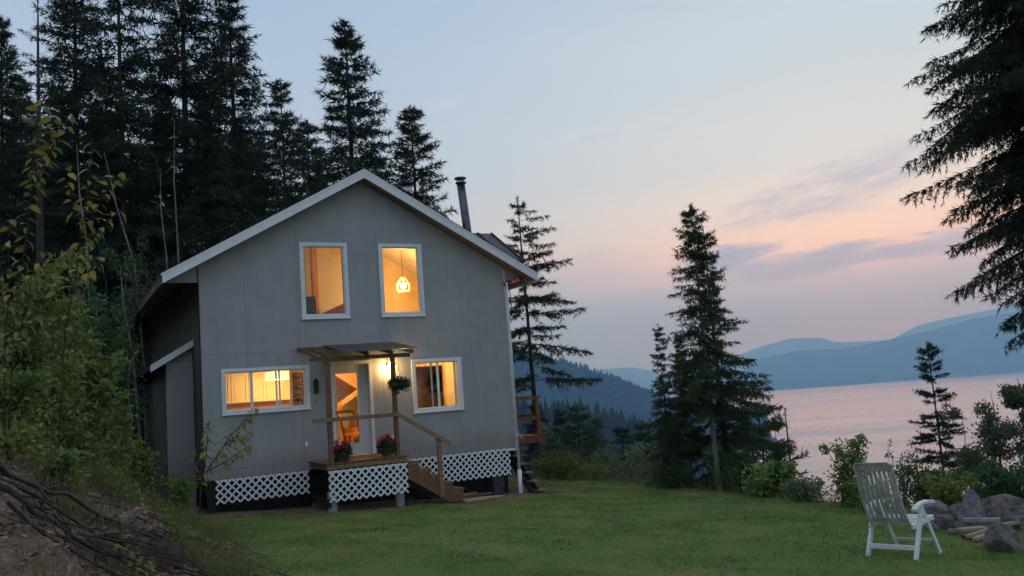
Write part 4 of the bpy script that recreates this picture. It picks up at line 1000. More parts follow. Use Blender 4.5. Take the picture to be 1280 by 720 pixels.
# thin bare stems in the undergrowth
for i, (a, b, c, d, Y) in enumerate(((168, 330, 130, 190, 24), (166, 440, 150, 330, 20), (222, 300, 218, 150, 25), (108, 300, 96, 180, 22), (208, 320, 200, 210, 26), (160, 470, 176, 430, 18))):
    p, q = at(a, b, Y), at(c, d, Y); g0 = gz(p[0], p[1]); p2 = np.array([p[0] + (p[0]-q[0])*.5, p[1], g0 - .1])
    m = MB().tube([p2 , (p2+p)/2 + np.array([.05, 0, 0]), p, (p+q)/2 + np.array([-.06, 0, 0]), q], [.035, .032, .028, .02, .008], 6)
    tag(m.build('bare_stem', M_PALEBARK), ['thin pale bare stem standing alone left of the lean-to roof', 'pale bare stem rising just left of the lean-to', 'thin bare stem above the left eave', 'thin bare stem behind the yellow sapling', 'faint bare stem close above the roof corner', 'short bare stem beneath the left eave end'][i], 'stem', 'bare stems in the undergrowth')

# right of the house: ragged tree with long boughs
RAG = conifer('ragged_fir', 52, 13, 2.0, start=.43, whorls=18, per=6, droop=.30, rise=.35, gap=.22, tw=.14, tl=.22, twd=.07, dens=.07, hang=.45, irr=.4,
              prof=lambda t: (1.25 if t < .66 else .85) * (1 - t) ** .35 * (.35 + .65 * min(1, (1 - t) * 6)), asym=(.4, 0.0), trunk_r=.15, lean=(-.15, 0), bare=.03)
RAG['trunk'].materials[0] = M_BARK
put_tree(RAG, 'ragged dark conifer with long drooping boughs right of the roof', 650, 247, 33, name='ragged_conifer', rz=0.0, wide=1.0)
# tree group on the lawn edge
CED = [conifer('cedar', 61 + i, 9, [1.2, 1.35, 1.3][i], start=[.30, .10, .08][i], whorls=[36, 27, 36][i], per=[6, 6, 6][i], droop=[.42, .26, .42][i], rise=.5, gap=.22, tw=.11, tl=.17, twd=.055, dens=.055, hang=[.8, .4, .8][i], irr=.55,
               prof=lambda t: 1.0 * (1 - t) ** .62 * (.75 + .5 * min(1, max(0, (.75 - t) * 3))), leafm=M_CEDAR, bark=M_PALEBARK if i == 0 else M_BARK, trunk_r=.10) for i in range(3)]
G2 = 'conifers in the clump at the lawn edge'
put_tree(CED[0], 'tall conifer with pale trunk in front of the clump at the lawn edge', 863, 256, 21.0, G2, 'cedar_tree', 0.5, 1.0)
put_tree(CED[1], 'dark conifer with boughs reaching right at the lawn edge clump', 878, 285, 22.4, G2, 'cedar_tree', 2.0, .88)
put_tree(CED[2], 'slim conifer standing at the left of the lawn edge clump', 822, 405, 22.5, G2, 'cedar_tree', 1.0, .75)
put_tree(CED[1], 'short bushy conifer low at the right of the lawn edge clump', 902, 475, 22, G2, 'cedar_tree', 4.4, .85)
put_tree(CED[0], 'short dark conifer filling the middle of the lawn edge clump', 848, 420, 23, G2, 'cedar_tree', 3.1, .9)
# lone spruce over the lake
SPR = conifer('spruce', 71, 8, 1.25, start=.08, whorls=24, per=8, droop=.30, rise=.5, gap=.10, tw=.09, tl=.13, twd=.05, dens=.045, hang=.25, irr=.3, prof=lambda t: (1 - t) ** .85 * 1.0, trunk_r=.07)
put_tree(SPR, 'small lone spruce standing dark against the lake', 1158, 425, 24, name='spruce_tree', rz=.4, wide=.92)
# big near conifer whose trunk is outside the right edge
BIG = conifer('big_fir', 81, 15, 1.7, start=.24, whorls=58, per=9, droop=.5, rise=.3, gap=.05, tw=.11, tl=.13, twd=.036, dens=.030, hang=1.15, irr=.32,
              prof=lambda t: (.55 + .9 * min(1, max(0, (t - .22) * 5)) * .55) * (1 - max(0, t - .4) * 1.3), leafm=M_FIRN, trunk_r=.22, twlen=.34)
bx_ = at(1342, 300, 13.5)
bt = thing('fir_tree', 'large near fir overhanging from the right edge of the picture', 'tree', (bx_[0], bx_[1], gz(bx_[0], bx_[1]) - .1), 1.0)
mkobj('trunk', BIG['trunk'], None, bt); tag(mkobj('crown', BIG['crown'], None, bt), kind='stuff')
# slope below the lawn edge
YF = [conifer('young_fir', 91 + i, 7, 1.75, start=.04, whorls=26, per=7, droop=.25, rise=.6, gap=.05, tw=.13, tl=.19, twd=.065, dens=.065, irr=.22, leafm=M_YOUNG, prof=lambda t: (1 - t) ** .75) for i in range(2)]
put_tree(YF[0], 'bushy young fir on the slope just right of the side deck', 720, 506, 36, name='young_fir', wide=1.15)
G3 = 'conifers down the slope between deck and clump'
for i, (a, b, Y, lab) in enumerate(((690, 545, 40, 'young fir right behind the side deck railing'), (755, 562, 44, 'low young fir right of the bushy young fir'), (668, 505, 52, 'taller fir half hidden behind the side deck'), (806, 556, 42, 'young fir at the left foot of the lawn edge clump'),
                                    (700, 512, 75, 'small far fir with tip left above the bushy young fir'), (742, 524, 82, 'small far fir with tip right of the bushy young fir'), (776, 534, 78, 'small far fir midway to the clump'), (800, 530, 90, 'small far fir close left of the clump'), (675, 520, 60, 'dark fir behind the deck post'), (740, 540, 58, 'fir tip showing behind the bushy young fir'), (948, 505, 46, 'fir tip on the slope right of the clump'), (832, 520, 66, 'far fir seen through the clump'))):
    put_tree([YF[i % 2], FIRS[i % 4]][1 if Y > 50 else 0], lab, a, b, Y, G3, 'young_fir' if Y < 50 else 'fir_tree', wide=1.1)

# ---- leafy shrubs and broadleaf trees
def shrub(name, label, base, H, spread, seed, n_stem=6, leaves=2200, ln=.07, wd=.045, leafm=None, bark=None, cat='shrub', group=None, low=.15, tree=False, clump=.22, droop=.2):
    rng = np.random.default_rng(seed); segs = []; tips = []
    for s in range(1 if tree else n_stem):
        a = rng.uniform(0, 6.28); r = spread * rng.uniform(.25, 1.0) * (0.15 if tree else 1); h = H * rng.uniform(.7, 1.0) if not tree else H
        t = np.linspace(0, 1, 7)[:, None]
        e = np.array([math.cos(a)*r, math.sin(a)*r, h]); mid = np.array([math.cos(a)*r*.25, math.sin(a)*r*.25, h*.55])
        p = 2*t*(1-t)*mid + t*t*e + rng.normal(0, .012*H, (7, 3)) * t
        segs.append((p, .012*H if tree else .008*H + .004, .003))
        nb = 22 if tree else 9
        for k in range(nb):
            q = rng.uniform(low, 1.0); c = np.array([np.interp(q, t[:, 0], p[:, j]) for j in range(3)])
            a2 = rng.uniform(0, 6.28); L = spread * rng.uniform(.3, .8) * (1.15 - q * (.75 if tree else .6))
            e2 = c + np.array([math.cos(a2)*L, math.sin(a2)*L, L*rng.uniform(.1, .8)])
            m2 = (c + e2)/2 + np.array([0, 0, .12*L]); pp = np.stack([c, m2, e2]); segs.append((pp, .004*H*.6 + .002, .002))
            tips += [(c*(1-w) + e2*w, L) for w in (.4, .6, .8, 1.0)]
    T = np.array([x[0] for x in tips]); S = np.array([x[1] for x in tips])
    i = rng.integers(0, len(T), leaves); off = rng.normal(0, clump, (leaves, 3)) * np.minimum(S[i], .8)[:, None]
    P = T[i] + off; P[:, 2] = np.maximum(P[:, 2], .03)
    D = off / np.maximum(np.linalg.norm(off, axis=1, keepdims=True), .05) + rng.normal(0, .6, (leaves, 3)); D[:, 2] -= droop
    V, f = tri_cloud(P, D, ln * rng.uniform(.6, 1.3, leaves), wd * rng.uniform(.7, 1.2, leaves), rng, .18)
    tv, tf = tubes_np(segs, 4)
    o = thing(name, label, cat, base, rng.uniform(0, 6), group)
    me = np_mesh('stems', tv, tf); mkobj('trunk' if tree else 'stems', me, bark or M_TWIG, o)
    tag(mkobj('crown' if tree else 'foliage', np_mesh('foliage', V, f), leafm or M_LEAF, o), kind='stuff'); return o
def shrub_px(label, px, pytop, Y, spread_px, seed, **kw):
    top = at(px, pytop, Y); z = gz(top[0], top[1]) - .05; sp = spread_px / F * Y
    return shrub(kw.pop('name', 'leafy_shrub'), label, (top[0], top[1], z), max(.3, top[2] - z), sp, seed, **kw)
# along the lawn edge, left to right
GE = 'bushes along the lawn edge'
shrub_px('yellow green bush at the foot of the side deck steps', 705, 566, 26.5, 26, 101, leafm=M_LEAFY, leaves=1500, group=GE)
shrub_px('low green bush between the deck and the bushy young fir', 683, 572, 27, 22, 102, leafm=M_LEAF, leaves=1200, group=GE)
shrub_px('soft green broadleaf bush in the gap left of the clump', 782, 545, 30, 40, 103, leafm=M_LEAFB, leaves=4500, group=GE, ln=.1, wd=.06)
shrub_px('round green bush right of the bushy young fir', 757, 566, 28, 30, 104, leafm=M_LEAFB, leaves=2600, group=GE)
shrub_px('pale green broadleaf tree behind the side deck', 692, 535, 48, 40, 105, leafm=M_LEAFB, leaves=3000, ln=.13, wd=.09, tree=True, name='broadleaf_tree', cat='tree', group=GE)
shrub_px('bright green big leaved bush at the right foot of the clump', 955, 582, 19, 34, 106, leafm=M_LEAF, leaves=1700, ln=.12, wd=.09, group=GE)
shrub_px('dark green bush under the clump of conifers', 905, 560, 21, 36, 107, leafm=M_LEAFD, leaves=2400, group=GE)
shrub_px('dark broadleaf tree behind the right side of the clump', 930, 508, 26, 50, 108, leafm=M_LEAFD, leaves=7000, tree=True, name='broadleaf_tree', cat='tree', group=GE)
shrub_px('leafy dark tree top at the lake edge right of the clump', 968, 530, 25, 36, 109, leafm=M_LEAFD, leaves=5000, tree=True, name='broadleaf_tree', cat='tree', group=GE)
shrub_px('upright leafy bush behind the garden chair', 1055, 547, 16.5, 30, 110, leafm=M_LEAF, leaves=3000, ln=.065, wd=.045, low=.05, n_stem=9, group=GE)
shrub_px('thin open twiggy bush right behind the chair back', 1117, 548, 18.5, 26, 111, leafm=M_LEAFB, leaves=700, group=GE)
shrub_px('yellowish bush left of the tall pointed boulder', 1180, 590, 15, 30, 112, leafm=M_LEAFY, leaves=1300, group=GE)
shrub_px('dense bush beneath the lone spruce', 1160, 575, 17, 44, 113, leafm=M_LEAFD, leaves=3200, low=.05, group=GE)
shrub_px('broadleaf tree right of the lone spruce', 1203, 512, 20, 46, 114, leafm=M_LEAFB, leaves=6000, tree=True, name='broadleaf_tree', cat='tree', group=GE)
shrub_px('tall feathery tree at the right edge over the lake', 1243, 490, 19, 44, 115, leafm=M_LEAFB, leaves=6500, tree=True, name='broadleaf_tree', cat='tree', group=GE)
shrub_px('tallest feathery tree cut by the right edge', 1276, 480, 18, 48, 116, leafm=M_LEAFB, leaves=7000, tree=True, name='broadleaf_tree', cat='tree', group=GE)
shrub_px('dark bush behind the big brown boulder', 1252, 575, 15, 50, 117, leafm=M_LEAFD, leaves=3600, low=.05, group=GE)
shrub_px('low scrub between the clump and the upright bush', 1008, 600, 17.5, 30, 118, leafm=M_LEAFB, leaves=1300, low=.05, group=GE)
shrub_px('grey green scrub left of the garden chair', 1085, 602, 15.5, 26, 119, leafm=M_LEAF, leaves=1300, low=.05, group=GE)
shrub_px('scrub under the slim conifer of the clump', 838, 582, 22, 28, 120, leafm=M_LEAFD, leaves=1600, low=.05, group=GE)
p, q = at(981, 512, 22), at(988, 612, 22); q[2] = gz(q[0], q[1]) - .1
tag(MB().tube([q, (p + q)/2 + np.array([.03, 0, 0]), p], [.04, .03, .012], 6).build('dead_pole', M_TWIG), 'thin dead pole of a tree standing before the lake', 'dead tree')
# undergrowth on the left behind the bank
GU = 'bushes of the bank left of the cabin'
left = [(18, 330, 12.0, 60, M_LEAF, 2800), (72, 310, 13, 55, M_LEAFY, 2200), (112, 430, 13.5, 45, M_LEAF, 2400), (45, 430, 11.2, 60, M_LEAFY, 2400), (92, 480, 12.5, 44, M_LEAF, 2000), (140, 490, 14.5, 34, M_LEAF, 2000), (8, 470, 10.2, 50, M_LEAF, 1800),
        (176, 550, 16.2, 22, M_LEAFY, 900), (62, 540, 11.0, 40, M_LEAF, 1300), (128, 555, 13, 34, M_LEAFY, 1100), (20, 550, 9.6, 40, M_LEAFY, 1000), (222, 590, 15.8, 18, M_LEAF, 500), (135, 400, 18, 40, M_LEAFD, 2600), (110, 350, 17, 60, M_LEAFD, 3000), (60, 360, 16, 70, M_LEAFD, 2600), (185, 310, 27, 50, M_LEAFD, 3200), (230, 275, 27, 60, M_LEAF, 2400), (140, 300, 22, 60, M_LEAFD, 3000), (270, 262, 27, 44, M_LEAFB, 2000)]
labs = ['green bush low under the yellow sapling at the left edge', 'tall yellowing bush beneath the yellow sapling', 'green bush halfway between left edge and lean-to', 'yellowing bush on the bank near the left edge', 'dark leafy bush in the middle of the bank', 'dark bush just left of the lean-to wall', 'green bush cut by the left edge', 'yellowing bush at the foot of the lean-to',
        'low green bush above the long dead branch', 'low yellow green bush on the bank below the dark bush', 'low yellowing plants at the left edge above the branches', 'small green bush by the lean-to corner', 'dark tall shrub below the left eave', 'dark tall shrub beneath the firs at the left', 'dark tall shrub deep behind the sapling', 'dark broadleaf undergrowth left of the roof corner', 'lighter green broadleaf undergrowth above the left roof slope', 'dark broadleaf undergrowth beneath the bare trunk fir', 'grey green undergrowth peeping over the left roof slope']
for i, (a, b, Y, sp, lm, nl) in enumerate(left):
    shrub_px(labs[i], a, b, Y, sp, 140 + i, leafm=lm, leaves=nl, ln=.085 if Y < 12 else .10, wd=.05 if Y < 12 else .065, low=.05, n_stem=8, group=GU)

# ---- saplings with leaves one can pick apart: every leaf its own object
def leaf_mesh(name, L, wd, curl, m_):
    V = []; prof = [(0, 0), (.18, .62), (.42, 1.0), (.68, .74), (.88, .3), (1, 0)]
    for t, w_ in prof:
        z = -curl * t * t * L
        if w_ == 0: V.append((t*L, 0, z))
        else: V += [(t*L, -w_*wd/2, z + .12*wd), (t*L, 0, z), (t*L, w_*wd/2, z + .12*wd)]
    Fc = [(0, 1, 2), (0, 2, 3)]
    for r in range(3): o = 1 + 3*r; Fc += [(o, o+3, o+4, o+1), (o+1, o+4, o+5, o+2)]
    o = 10; Fc += [(o, 13, o+1), (o+1, 13, o+2)]
    me = bpy.data.meshes.new(name); me.from_pydata(V, [], Fc); me.update(); me.materials.append(m_)
    me.polygons.foreach_set('use_smooth', [True]*len(me.polygons)); return me
M_L1 = leafmat('sapling_leaf_green', (0.14, 0.18, 0.045), (0.22, 0.25, 0.07), .2, .5, .35, 6)
M_L2 = leafmat('sapling_leaf_yellow', (0.28, 0.25, 0.05), (0.40, 0.33, 0.075), .2, .5, .35, 6)
M_L3 = leafmat('sapling_leaf_brown', (0.28, 0.17, 0.04), (0.35, 0.26, 0.07), .2, .5, .35, 6)
LM = [leaf_mesh('leaf', .105, .052, .25, M_L1), leaf_mesh('leaf', .10, .05, .45, M_L2), leaf_mesh('leaf', .085, .045, .35, M_L1), leaf_mesh('leaf', .09, .05, .5, M_L3)]
def sapling(name, label, base, branches, seed, size=1.0, per=9, stem_r=.008, group=None, dens=1.0):
    """branches: list of polylines (world points); leaves hang along their upper parts"""
    rng = random.Random(seed); o = thing(name, label, 'sapling', base, 0, group); b0 = Vector(base)
    for bi, (pl, t0, n) in enumerate(branches):
        pts = [Vector(p) - b0 for p in pl]
        MB().tube(pts, [stem_r * (1 - .75 * i / (len(pts) - 1)) * (1 if bi == 0 else .6) for i in range(len(pts))], 6).build('stem' if bi == 0 else 'branch', M_TWIG, o, smooth=True)
        segl = [(pts[i+1] - pts[i]).length for i in range(len(pts)-1)]; tot = sum(segl)
        for k in range(n):
            s = (t0 + (1 - t0) * (k + rng.random()*.6) / n) * tot; i = 0
            while i < len(segl) - 1 and s > segl[i]: s -= segl[i]; i += 1
            p = pts[i].lerp(pts[i+1], min(1, s / max(segl[i], 1e-6))); d = (pts[i+1] - pts[i]).normalized()
            a = k * 2.4 + rng.uniform(-.5, .5); sd_ = d.orthogonal().normalized(); sd_.rotate(Matrix.Rotation(a, 3, d))
            dirv = (sd_ * .85 + d * .25 + Vector((0, 0, -.45 + rng.uniform(-.3, .3)))).normalized()
            lf = bpy.data.objects.new('leaf', LM[rng.choices((0, 1, 2, 3), (4, 3.4, 3, 1))[0]]); COL.objects.link(lf); lf.parent = o
            lf.location = p + dirv * .015; q = dirv.to_track_quat('X', 'Z'); lf.rotation_mode = 'QUATERNION'
            lf.rotation_quaternion = q @ Matrix.Rotation(rng.uniform(-.7, .7), 3, 'X').to_quaternion(); sc = size * rng.uniform(.7, 1.2); lf.scale = (sc, sc, sc)
    return o
def pxl(Y, *pp): return [at(a, b, Y + (c[0] if c else 0)) for a, b, *c in pp]
b_ = at(10, 470, 8.9); b_[2] = gz(b_[0], b_[1])
sapling('sapling', 'tall yellowing sapling with big leaves reaching up at the left edge', b_, [([b_] + pxl(8.9, (18, 400), (32, 300), (40, 220), (48, 150), (58, 108)), .45, 44),
        (pxl(8.9, (36, 260), (50, 215), (62, 180), (66, 140)), .2, 24), (pxl(8.9, (40, 235), (58, 200), (80, 160), (92, 140)), .35, 12)], 1, 1.25)
b_ = at(70, 500, 9.2); b_[2] = gz(b_[0], b_[1])
sapling('sapling', 'yellow leaved sapling spreading right beneath the taller sapling', b_, [([b_] + pxl(9.2, (80, 430), (95, 340), (105, 270), (112, 220), (116, 172)), .4, 36),
        (pxl(9.2, (100, 300), (120, 260), (135, 235), (150, 215)), .2, 20), (pxl(9.2, (98, 310), (122, 290), (140, 270), (150, 262)), .2, 16), (pxl(9.2, (92, 350), (118, 335), (132, 320)), .2, 10), (pxl(9.2, (102, 290), (90, 250), (84, 225), (86, 205)), .2, 12), (pxl(9.2, (86, 400), (70, 360), (50, 345)), .2, 10)], 2, 1.25)
b_ = at(5, 480, 8.7); b_[2] = gz(b_[0], b_[1])
sapling('sapling', 'small green sapling hugging the lower left edge', b_, [([b_] + pxl(8.7, (6, 430), (12, 360), (10, 300), (14, 268)), .25, 24), (pxl(8.7, (10, 380), (36, 350), (52, 322)), .2, 14), (pxl(8.7, (8, 420), (30, 410), (50, 392)), .2, 14)], 5, 1.1)
b_ = at(246, 628, 15.4); b_[2] = gz(b_[0], b_[1])
sapling('sapling', 'young sapling in front of the left lattice and kitchen window', b_, [([b_] + pxl(15.4, (252, 600), (268, 575), (288, 545), (306, 525), (322, 508)), .3, 44),
        (pxl(15.4, (254, 598), (258, 565), (260, 540), (262, 525)), .3, 20), (pxl(15.4, (262, 588), (285, 575), (304, 562), (314, 556)), .3, 20), (pxl(15.4, (280, 557), (296, 550), (314, 540)), .3, 10), (pxl(15.4, (250, 605), (242, 585), (246, 560)), .3, 8)], 3, 1.55, stem_r=.02)
b_ = at(60, 600, 6.6); b_[2] = gz(b_[0], b_[1])

# ---- dead branches heaped on the bank
def stick(label, pts, r, seed, twigs=3, lift=.1, group='dead branches heaped on the bank'):
    rng = random.Random(seed); W_ = []
    for i, (a, b, *l) in enumerate(pts):
        p = on_ground(a, b); d = p - CAM; h = (l[0] if l else lift)
        p = CAM + d * (1 - h / max(.4, CAM[2] - p[2] + .3) * .55) if h else p   # lift towards the eye so it stays on its pixel
        W_.append(Vector(p))
    c = W_[0].copy(); P = []
    for i in range(len(W_) - 1):
        for k in range(4): P.append(W_[i].lerp(W_[i+1], k/4) + Vector((rng.gauss(0, 1), rng.gauss(0, 1), rng.gauss(0, 1))) * r * .7)
    P.append(W_[-1]); n = len(P); m = MB().tube([p - c for p in P], [r * (1 - .8*i/(n-1)) for i in range(n)], 6)
    for k in range(twigs):
        i = rng.randrange(2, n - 1); d = (P[i] - P[i-1]).normalized(); q = d.orthogonal(); q.rotate(Matrix.Rotation(rng.uniform(0, 6.28), 3, d)); L = rng.uniform(.15, .55)
        e = P[i] + (d*.7 + q*.7 + Vector((0, 0, .15))) * L; rad = r*(1 - .8*i/(n-1))*.55
        m.tube([P[i] - c, (P[i] + e)/2 - c + Vector((rng.gauss(0, .02), 0, .03)), e - c], [rad, rad*.7, rad*.3], 4)
    o = m.build('dead_branch', M_DEADTWIG, None, c); return tag(o, label, 'branch', group)
stick('longest dead branch arching from the left edge down to the lawn', [(-8, 582, .25), (60, 612, .3), (140, 652, .3), (230, 688, .25), (300, 700, .2), (372, 722, .1)], .026, 1, 4)
stick('dark dead branch running level above the rotten stump', [(95, 668, .3), (150, 664, .35), (220, 668, .3), (300, 690, .2), (345, 694, .1)], .018, 2, 3)
stick('thin dead branch arching high across the bank', [(58, 610, .15), (110, 595, .25), (150, 590, .3), (176, 593, .3)], .010, 3, 2)
stick('thick dark branch at the bottom left running to the lower edge', [(-5, 605, .1), (60, 650, .12), (120, 685, .12), (210, 722, .1)], .030, 4, 4)
stick('forked dead branch leaning across the bottom left heap', [(55, 625, .2), (75, 655, .2), (92, 680, .2), (112, 718, .15)], .014, 5, 3)
rs = random.Random(12)
for i in range(56):
    a = rs.uniform(-20, 285); b = 610 + a*.30 + rs.uniform(-25, 45); L = rs.uniform(60, 190); sl = rs.uniform(.15, .62)
    pts = [(a, b, rs.uniform(.05, .25)), (a + L*.5, min(b + L*.5*sl + rs.uniform(-8, 8), 735), rs.uniform(.12, .42)), (a + L, min(b + L*sl, 745), rs.uniform(.05, .3))]
    stick('thin dead branch tangled in the heap on the bank at the lower left', pts, rs.uniform(.005, .015), 40 + i, rs.randint(1, 4))
# rotten stump in the heap
sp0 = on_ground(188, 700)
st = thing('stump', 'dark red brown rotten stump under the dead branches', 'stump', (sp0[0], sp0[1], sp0[2] - .05), .4)
rng1 = np.random.default_rng(5); m = MB(); k = 18; rad = [.36, .30, .25, .20, .12]; zz = [-.15, 0, .10, .19, .20]
V = []; Fc = []
jit = rng1.uniform(.82, 1.2, k)
for r_, z_ in zip(rad, zz):
    for j in range(k): t = 2*math.pi*j/k; V.append((1.35*r_*jit[j]*math.cos(t), r_*jit[j]*math.sin(t), z_ + (rng1.uniform(-.05, .05) if z_ > .2 else 0)))
for i in range(4):
    for j in range(k): Fc.append((i*k+j, i*k+(j+1) % k, (i+1)*k+(j+1) % k, (i+1)*k+j))
Fc.append(tuple(4*k + j for j in range(k)))
m.add(V, Fc).build('wood', mat('rotten_wood', (0.03, 0.02, 0.016), .95, c2=(0.10, 0.055, 0.04), scale=5, stretch=(4, 4, .8), bump=.9, bscale=18), st)

# ---- grass, dead grass and litter
def blades(name, label, cat, n, x0, x1, y0, y1, h0, h1, wd, m_, seed, keep, lean=.5):
    rng = np.random.default_rng(seed); x = rng.uniform(x0, x1, n); y = rng.uniform(y0, y1, n); k = keep(x, y, rng); x, y = x[k], y[k]; n = len(x)
    z = ground_z(x, y); a = rng.uniform(0, 6.28, n); h = rng.uniform(h0, h1, n); ln = rng.uniform(0, lean, n) * h; b = rng.uniform(0, 6.28, n)
    w_ = wd * rng.uniform(.7, 1.3, n); dx, dy = np.cos(a)*w_/2, np.sin(a)*w_/2
    V = np.stack([np.stack([x-dx, y-dy, z-.005], -1), np.stack([x+dx, y+dy, z-.005], -1), np.stack([x + np.cos(b)*ln, y + np.sin(b)*ln, z + h], -1)], 1).reshape(-1, 3)
    return tag(mkobj(name, np_mesh(name, V, np.arange(3*n).reshape(-1, 3)), m_), label, cat, kind='stuff')
def in_house(x, y):
    u = (x - OX[0])*HT[0] + (y - OX[1])*HT[1]; w_ = (x - OX[0])*HN[0] + (y - OX[1])*HN[1]
    return (u > -.3) & (u < HW + .2) & (w_ > -.45 - .35*np.abs(np.sin(u*3.1) * np.cos(u*7.3 + 1))), (u > 2.0) & (u < 4.2) & (w_ > -1.7) & (w_ <= -.3)
def view(x, y): return (np.abs(x) < .78*y + 1.5)
def noise2(x, y, s):
    return (np.sin(x*s*1.1 + 2*np.sin(y*s*.7)) + np.sin(y*s*1.3 + 1.7*np.sin(x*s*.9 + 1)) + np.sin((x + y)*s*2.1 + 3)) / 3
def keep_lawn(x, y, rng):
    h, p_ = in_house(x, y); e = y - np.interp(x, EDG_X, EDG_Y)
    return view(x, y) & ~h & ~(p_ & (rng.random(len(x)) < .8)) & (bank_s(x, y) < .5 + .5*rng.random(len(x))) & (e < 2.0) & (rng.random(len(x)) < .72 + .5*noise2(x, y, 1.4) + .25*noise2(x + 5, y - 3, 3.7))
def grassmat(name, stops):
    m_ = mat(name, (0.05, 0.08, 0.02), .8, spec=.2); t = NT(m_.node_tree); b = m_.node_tree.nodes['Principled BSDF']; out = m_.node_tree.nodes['Material Output']
    tc_ = t.n('ShaderNodeTexCoord'); a = t.noise(tc_.outputs['Object'], .9, 6, .7); c = t.noise(tc_.outputs['Object'], 7, 3, .6)
    t.link(t.ramp(t.m('ADD', t.m('MULTIPLY', a, .7), t.m('MULTIPLY', c, .3)), stops), b.inputs['Base Color'])
    tr = t.n('ShaderNodeBsdfTranslucent'); t.link(b.inputs['Base Color'].links[0].from_socket, tr.inputs[0]); mx = t.n('ShaderNodeMixShader'); mx.inputs[0].default_value = .35
    t.link(b.outputs[0], mx.inputs[1]); t.link(tr.outputs[0], mx.inputs[2]); t.link(mx.outputs[0], out.inputs[0]); return m_
M_GRASS = grassmat('lawn_grass', [(.42, (0.075, 0.16, 0.036, 1)), (.49, (0.18, 0.29, 0.070, 1)), (.54, (0.27, 0.32, 0.10, 1)), (.60, (0.42, 0.35, 0.17, 1))])
M_DRY = grassmat('dry_grass', [(.36, (0.11, 0.125, 0.05, 1)), (.50, (0.20, 0.17, 0.08, 1)), (.66, (0.32, 0.25, 0.14, 1))])
blades('lawn_grass', 'short mown green lawn grass with dry patches', 'grass', 420000, -9, 13, 7.5, 28, .018, .05, .011, M_GRASS, 1, keep_lawn, .9)
blades('edge_grass', 'long ragged grass along the far edge of the lawn', 'grass', 40000, -2, 14, 11, 31, .12, .38, .012, M_DRY, 2,
       lambda x, y, r: (np.abs(y - np.interp(x, EDG_X, EDG_Y) - .8) < .5 + .9*r.random(len(x))) & ~in_house(x, y)[0], .5)
blades('dry_grass', 'dry brown and green grass growing on the bank', 'grass', 60000, -12, -1, 4, 22, .10, .42, .010, M_DRY, 3,
       lambda x, y, r: (bank_s(x, y) > .5*r.random(len(x))) & (bank_s(x, y) < 6) & (noise2(x, y, 1.9) + .5*r.random(len(x)) > (.55 - .07*(y - 6))) & view(x, y) & ~in_house(x, y)[0], .9)
M_GREENG = grassmat('bank_grass', [(.36, (0.09, 0.14, 0.04, 1)), (.50, (0.16, 0.20, 0.06, 1)), (.66, (0.27, 0.25, 0.10, 1))])
blades('bank_grass', 'green grass tufts growing among the shrubs on the bank', 'grass', 70000, -13, -2, 7, 22, .12, .40, .013, M_GREENG, 13,
       lambda x, y, r: (bank_s(x, y) > .3) & (bank_s(x, y) < 7) & (noise2(x + 7, y, 1.3) + .4*r.random(len(x)) > .35 - .10*(y - 9.5)) & view(x, y) & ~in_house(x, y)[0], .8)
blades('lawn_tufts', 'longer grass tufts dotted over the lawn and round the posts', 'grass', 60000, -8, 12, 8, 26, .04, .10, .010, M_GREENG, 14,
       lambda x, y, r: view(x, y) & ~in_house(x, y)[0] & (bank_s(x, y) < .2) & (noise2(x, y, 4.3) + .6*noise2(x, y, 1.1) > .62) & (y - np.interp(x, EDG_X, EDG_Y) < 1), .9)
def litter(name, label, n, x0, x1, y0, y1, ln, wd, m_, seed, keep, lift=.03):
    rng = np.random.default_rng(seed); x = rng.uniform(x0, x1, n); y = rng.uniform(y0, y1, n); k = keep(x, y, rng); x, y = x[k], y[k]; n = len(x)
    P = np.stack([x, y, ground_z(x, y) + lift*rng.random(n) + .008], -1); D = rng.normal(size=(n, 3)) * np.array([1, 1, .35])
    V, f = tri_cloud(P, D, ln*rng.uniform(.5, 1.3, n), wd*rng.uniform(.6, 1.3, n), rng, .1)
    return tag(mkobj(name, np_mesh(name, V, f), m_), label, 'leaf litter' if 'litter' in name else 'plants', kind='stuff')
M_LIT = mat('leaf_litter', (0.08, 0.055, 0.045), .9, scale=7, c2=(0.40, 0.28, 0.20))
inbank = lambda x, y, r: (bank_s(x, y) > .12 + .3*r.random(len(x))) & (bank_s(x, y) < 5) & view(x, y) & ~in_house(x, y)[0]
litter('leaf_litter', 'brown fallen leaves and bark scraps strewn over the bank', 34000, -10, -.5, 4, 18, .07, .04, M_LIT, 5, inbank)
litter('ground_cover', 'low green weeds growing in patches on the bank', 42000, -12, -1, 4.5, 20, .07, .045, M_LEAF, 6, lambda x, y, r: inbank(x, y, r) & (noise2(x + 3, y, 1.5) > .45 - .12 * np.maximum(0, y - 8.5)), .30)
litter('leaf_litter', 'scattered dry leaves fallen on the lawn', 220, -6, 9, 8, 24, .05, .03, M_LIT, 7, lambda x, y, r: view(x, y) & ~in_house(x, y)[0])

shrub_px('light green bush against the left foot of the clump', 812, 560, 27, 30, 121, leafm=M_LEAFB, leaves=2600, low=.05, group=GE)
shrub_px('light green bush midway between deck and clump', 735, 580, 27, 28, 122, leafm=M_LEAF, leaves=2000, low=.05, group=GE)

shrub_px('low leafy tangle around the foot of the yellow saplings', 74, 560, 9.0, 34, 123, leafm=M_LEAF, leaves=900, low=.02, group=GU, n_stem=7)
shrub_px('low leafy tangle at the left edge over the heap', 12, 545, 8.6, 30, 124, leafm=M_LEAFY, leaves=800, low=.02, group=GU, n_stem=7)
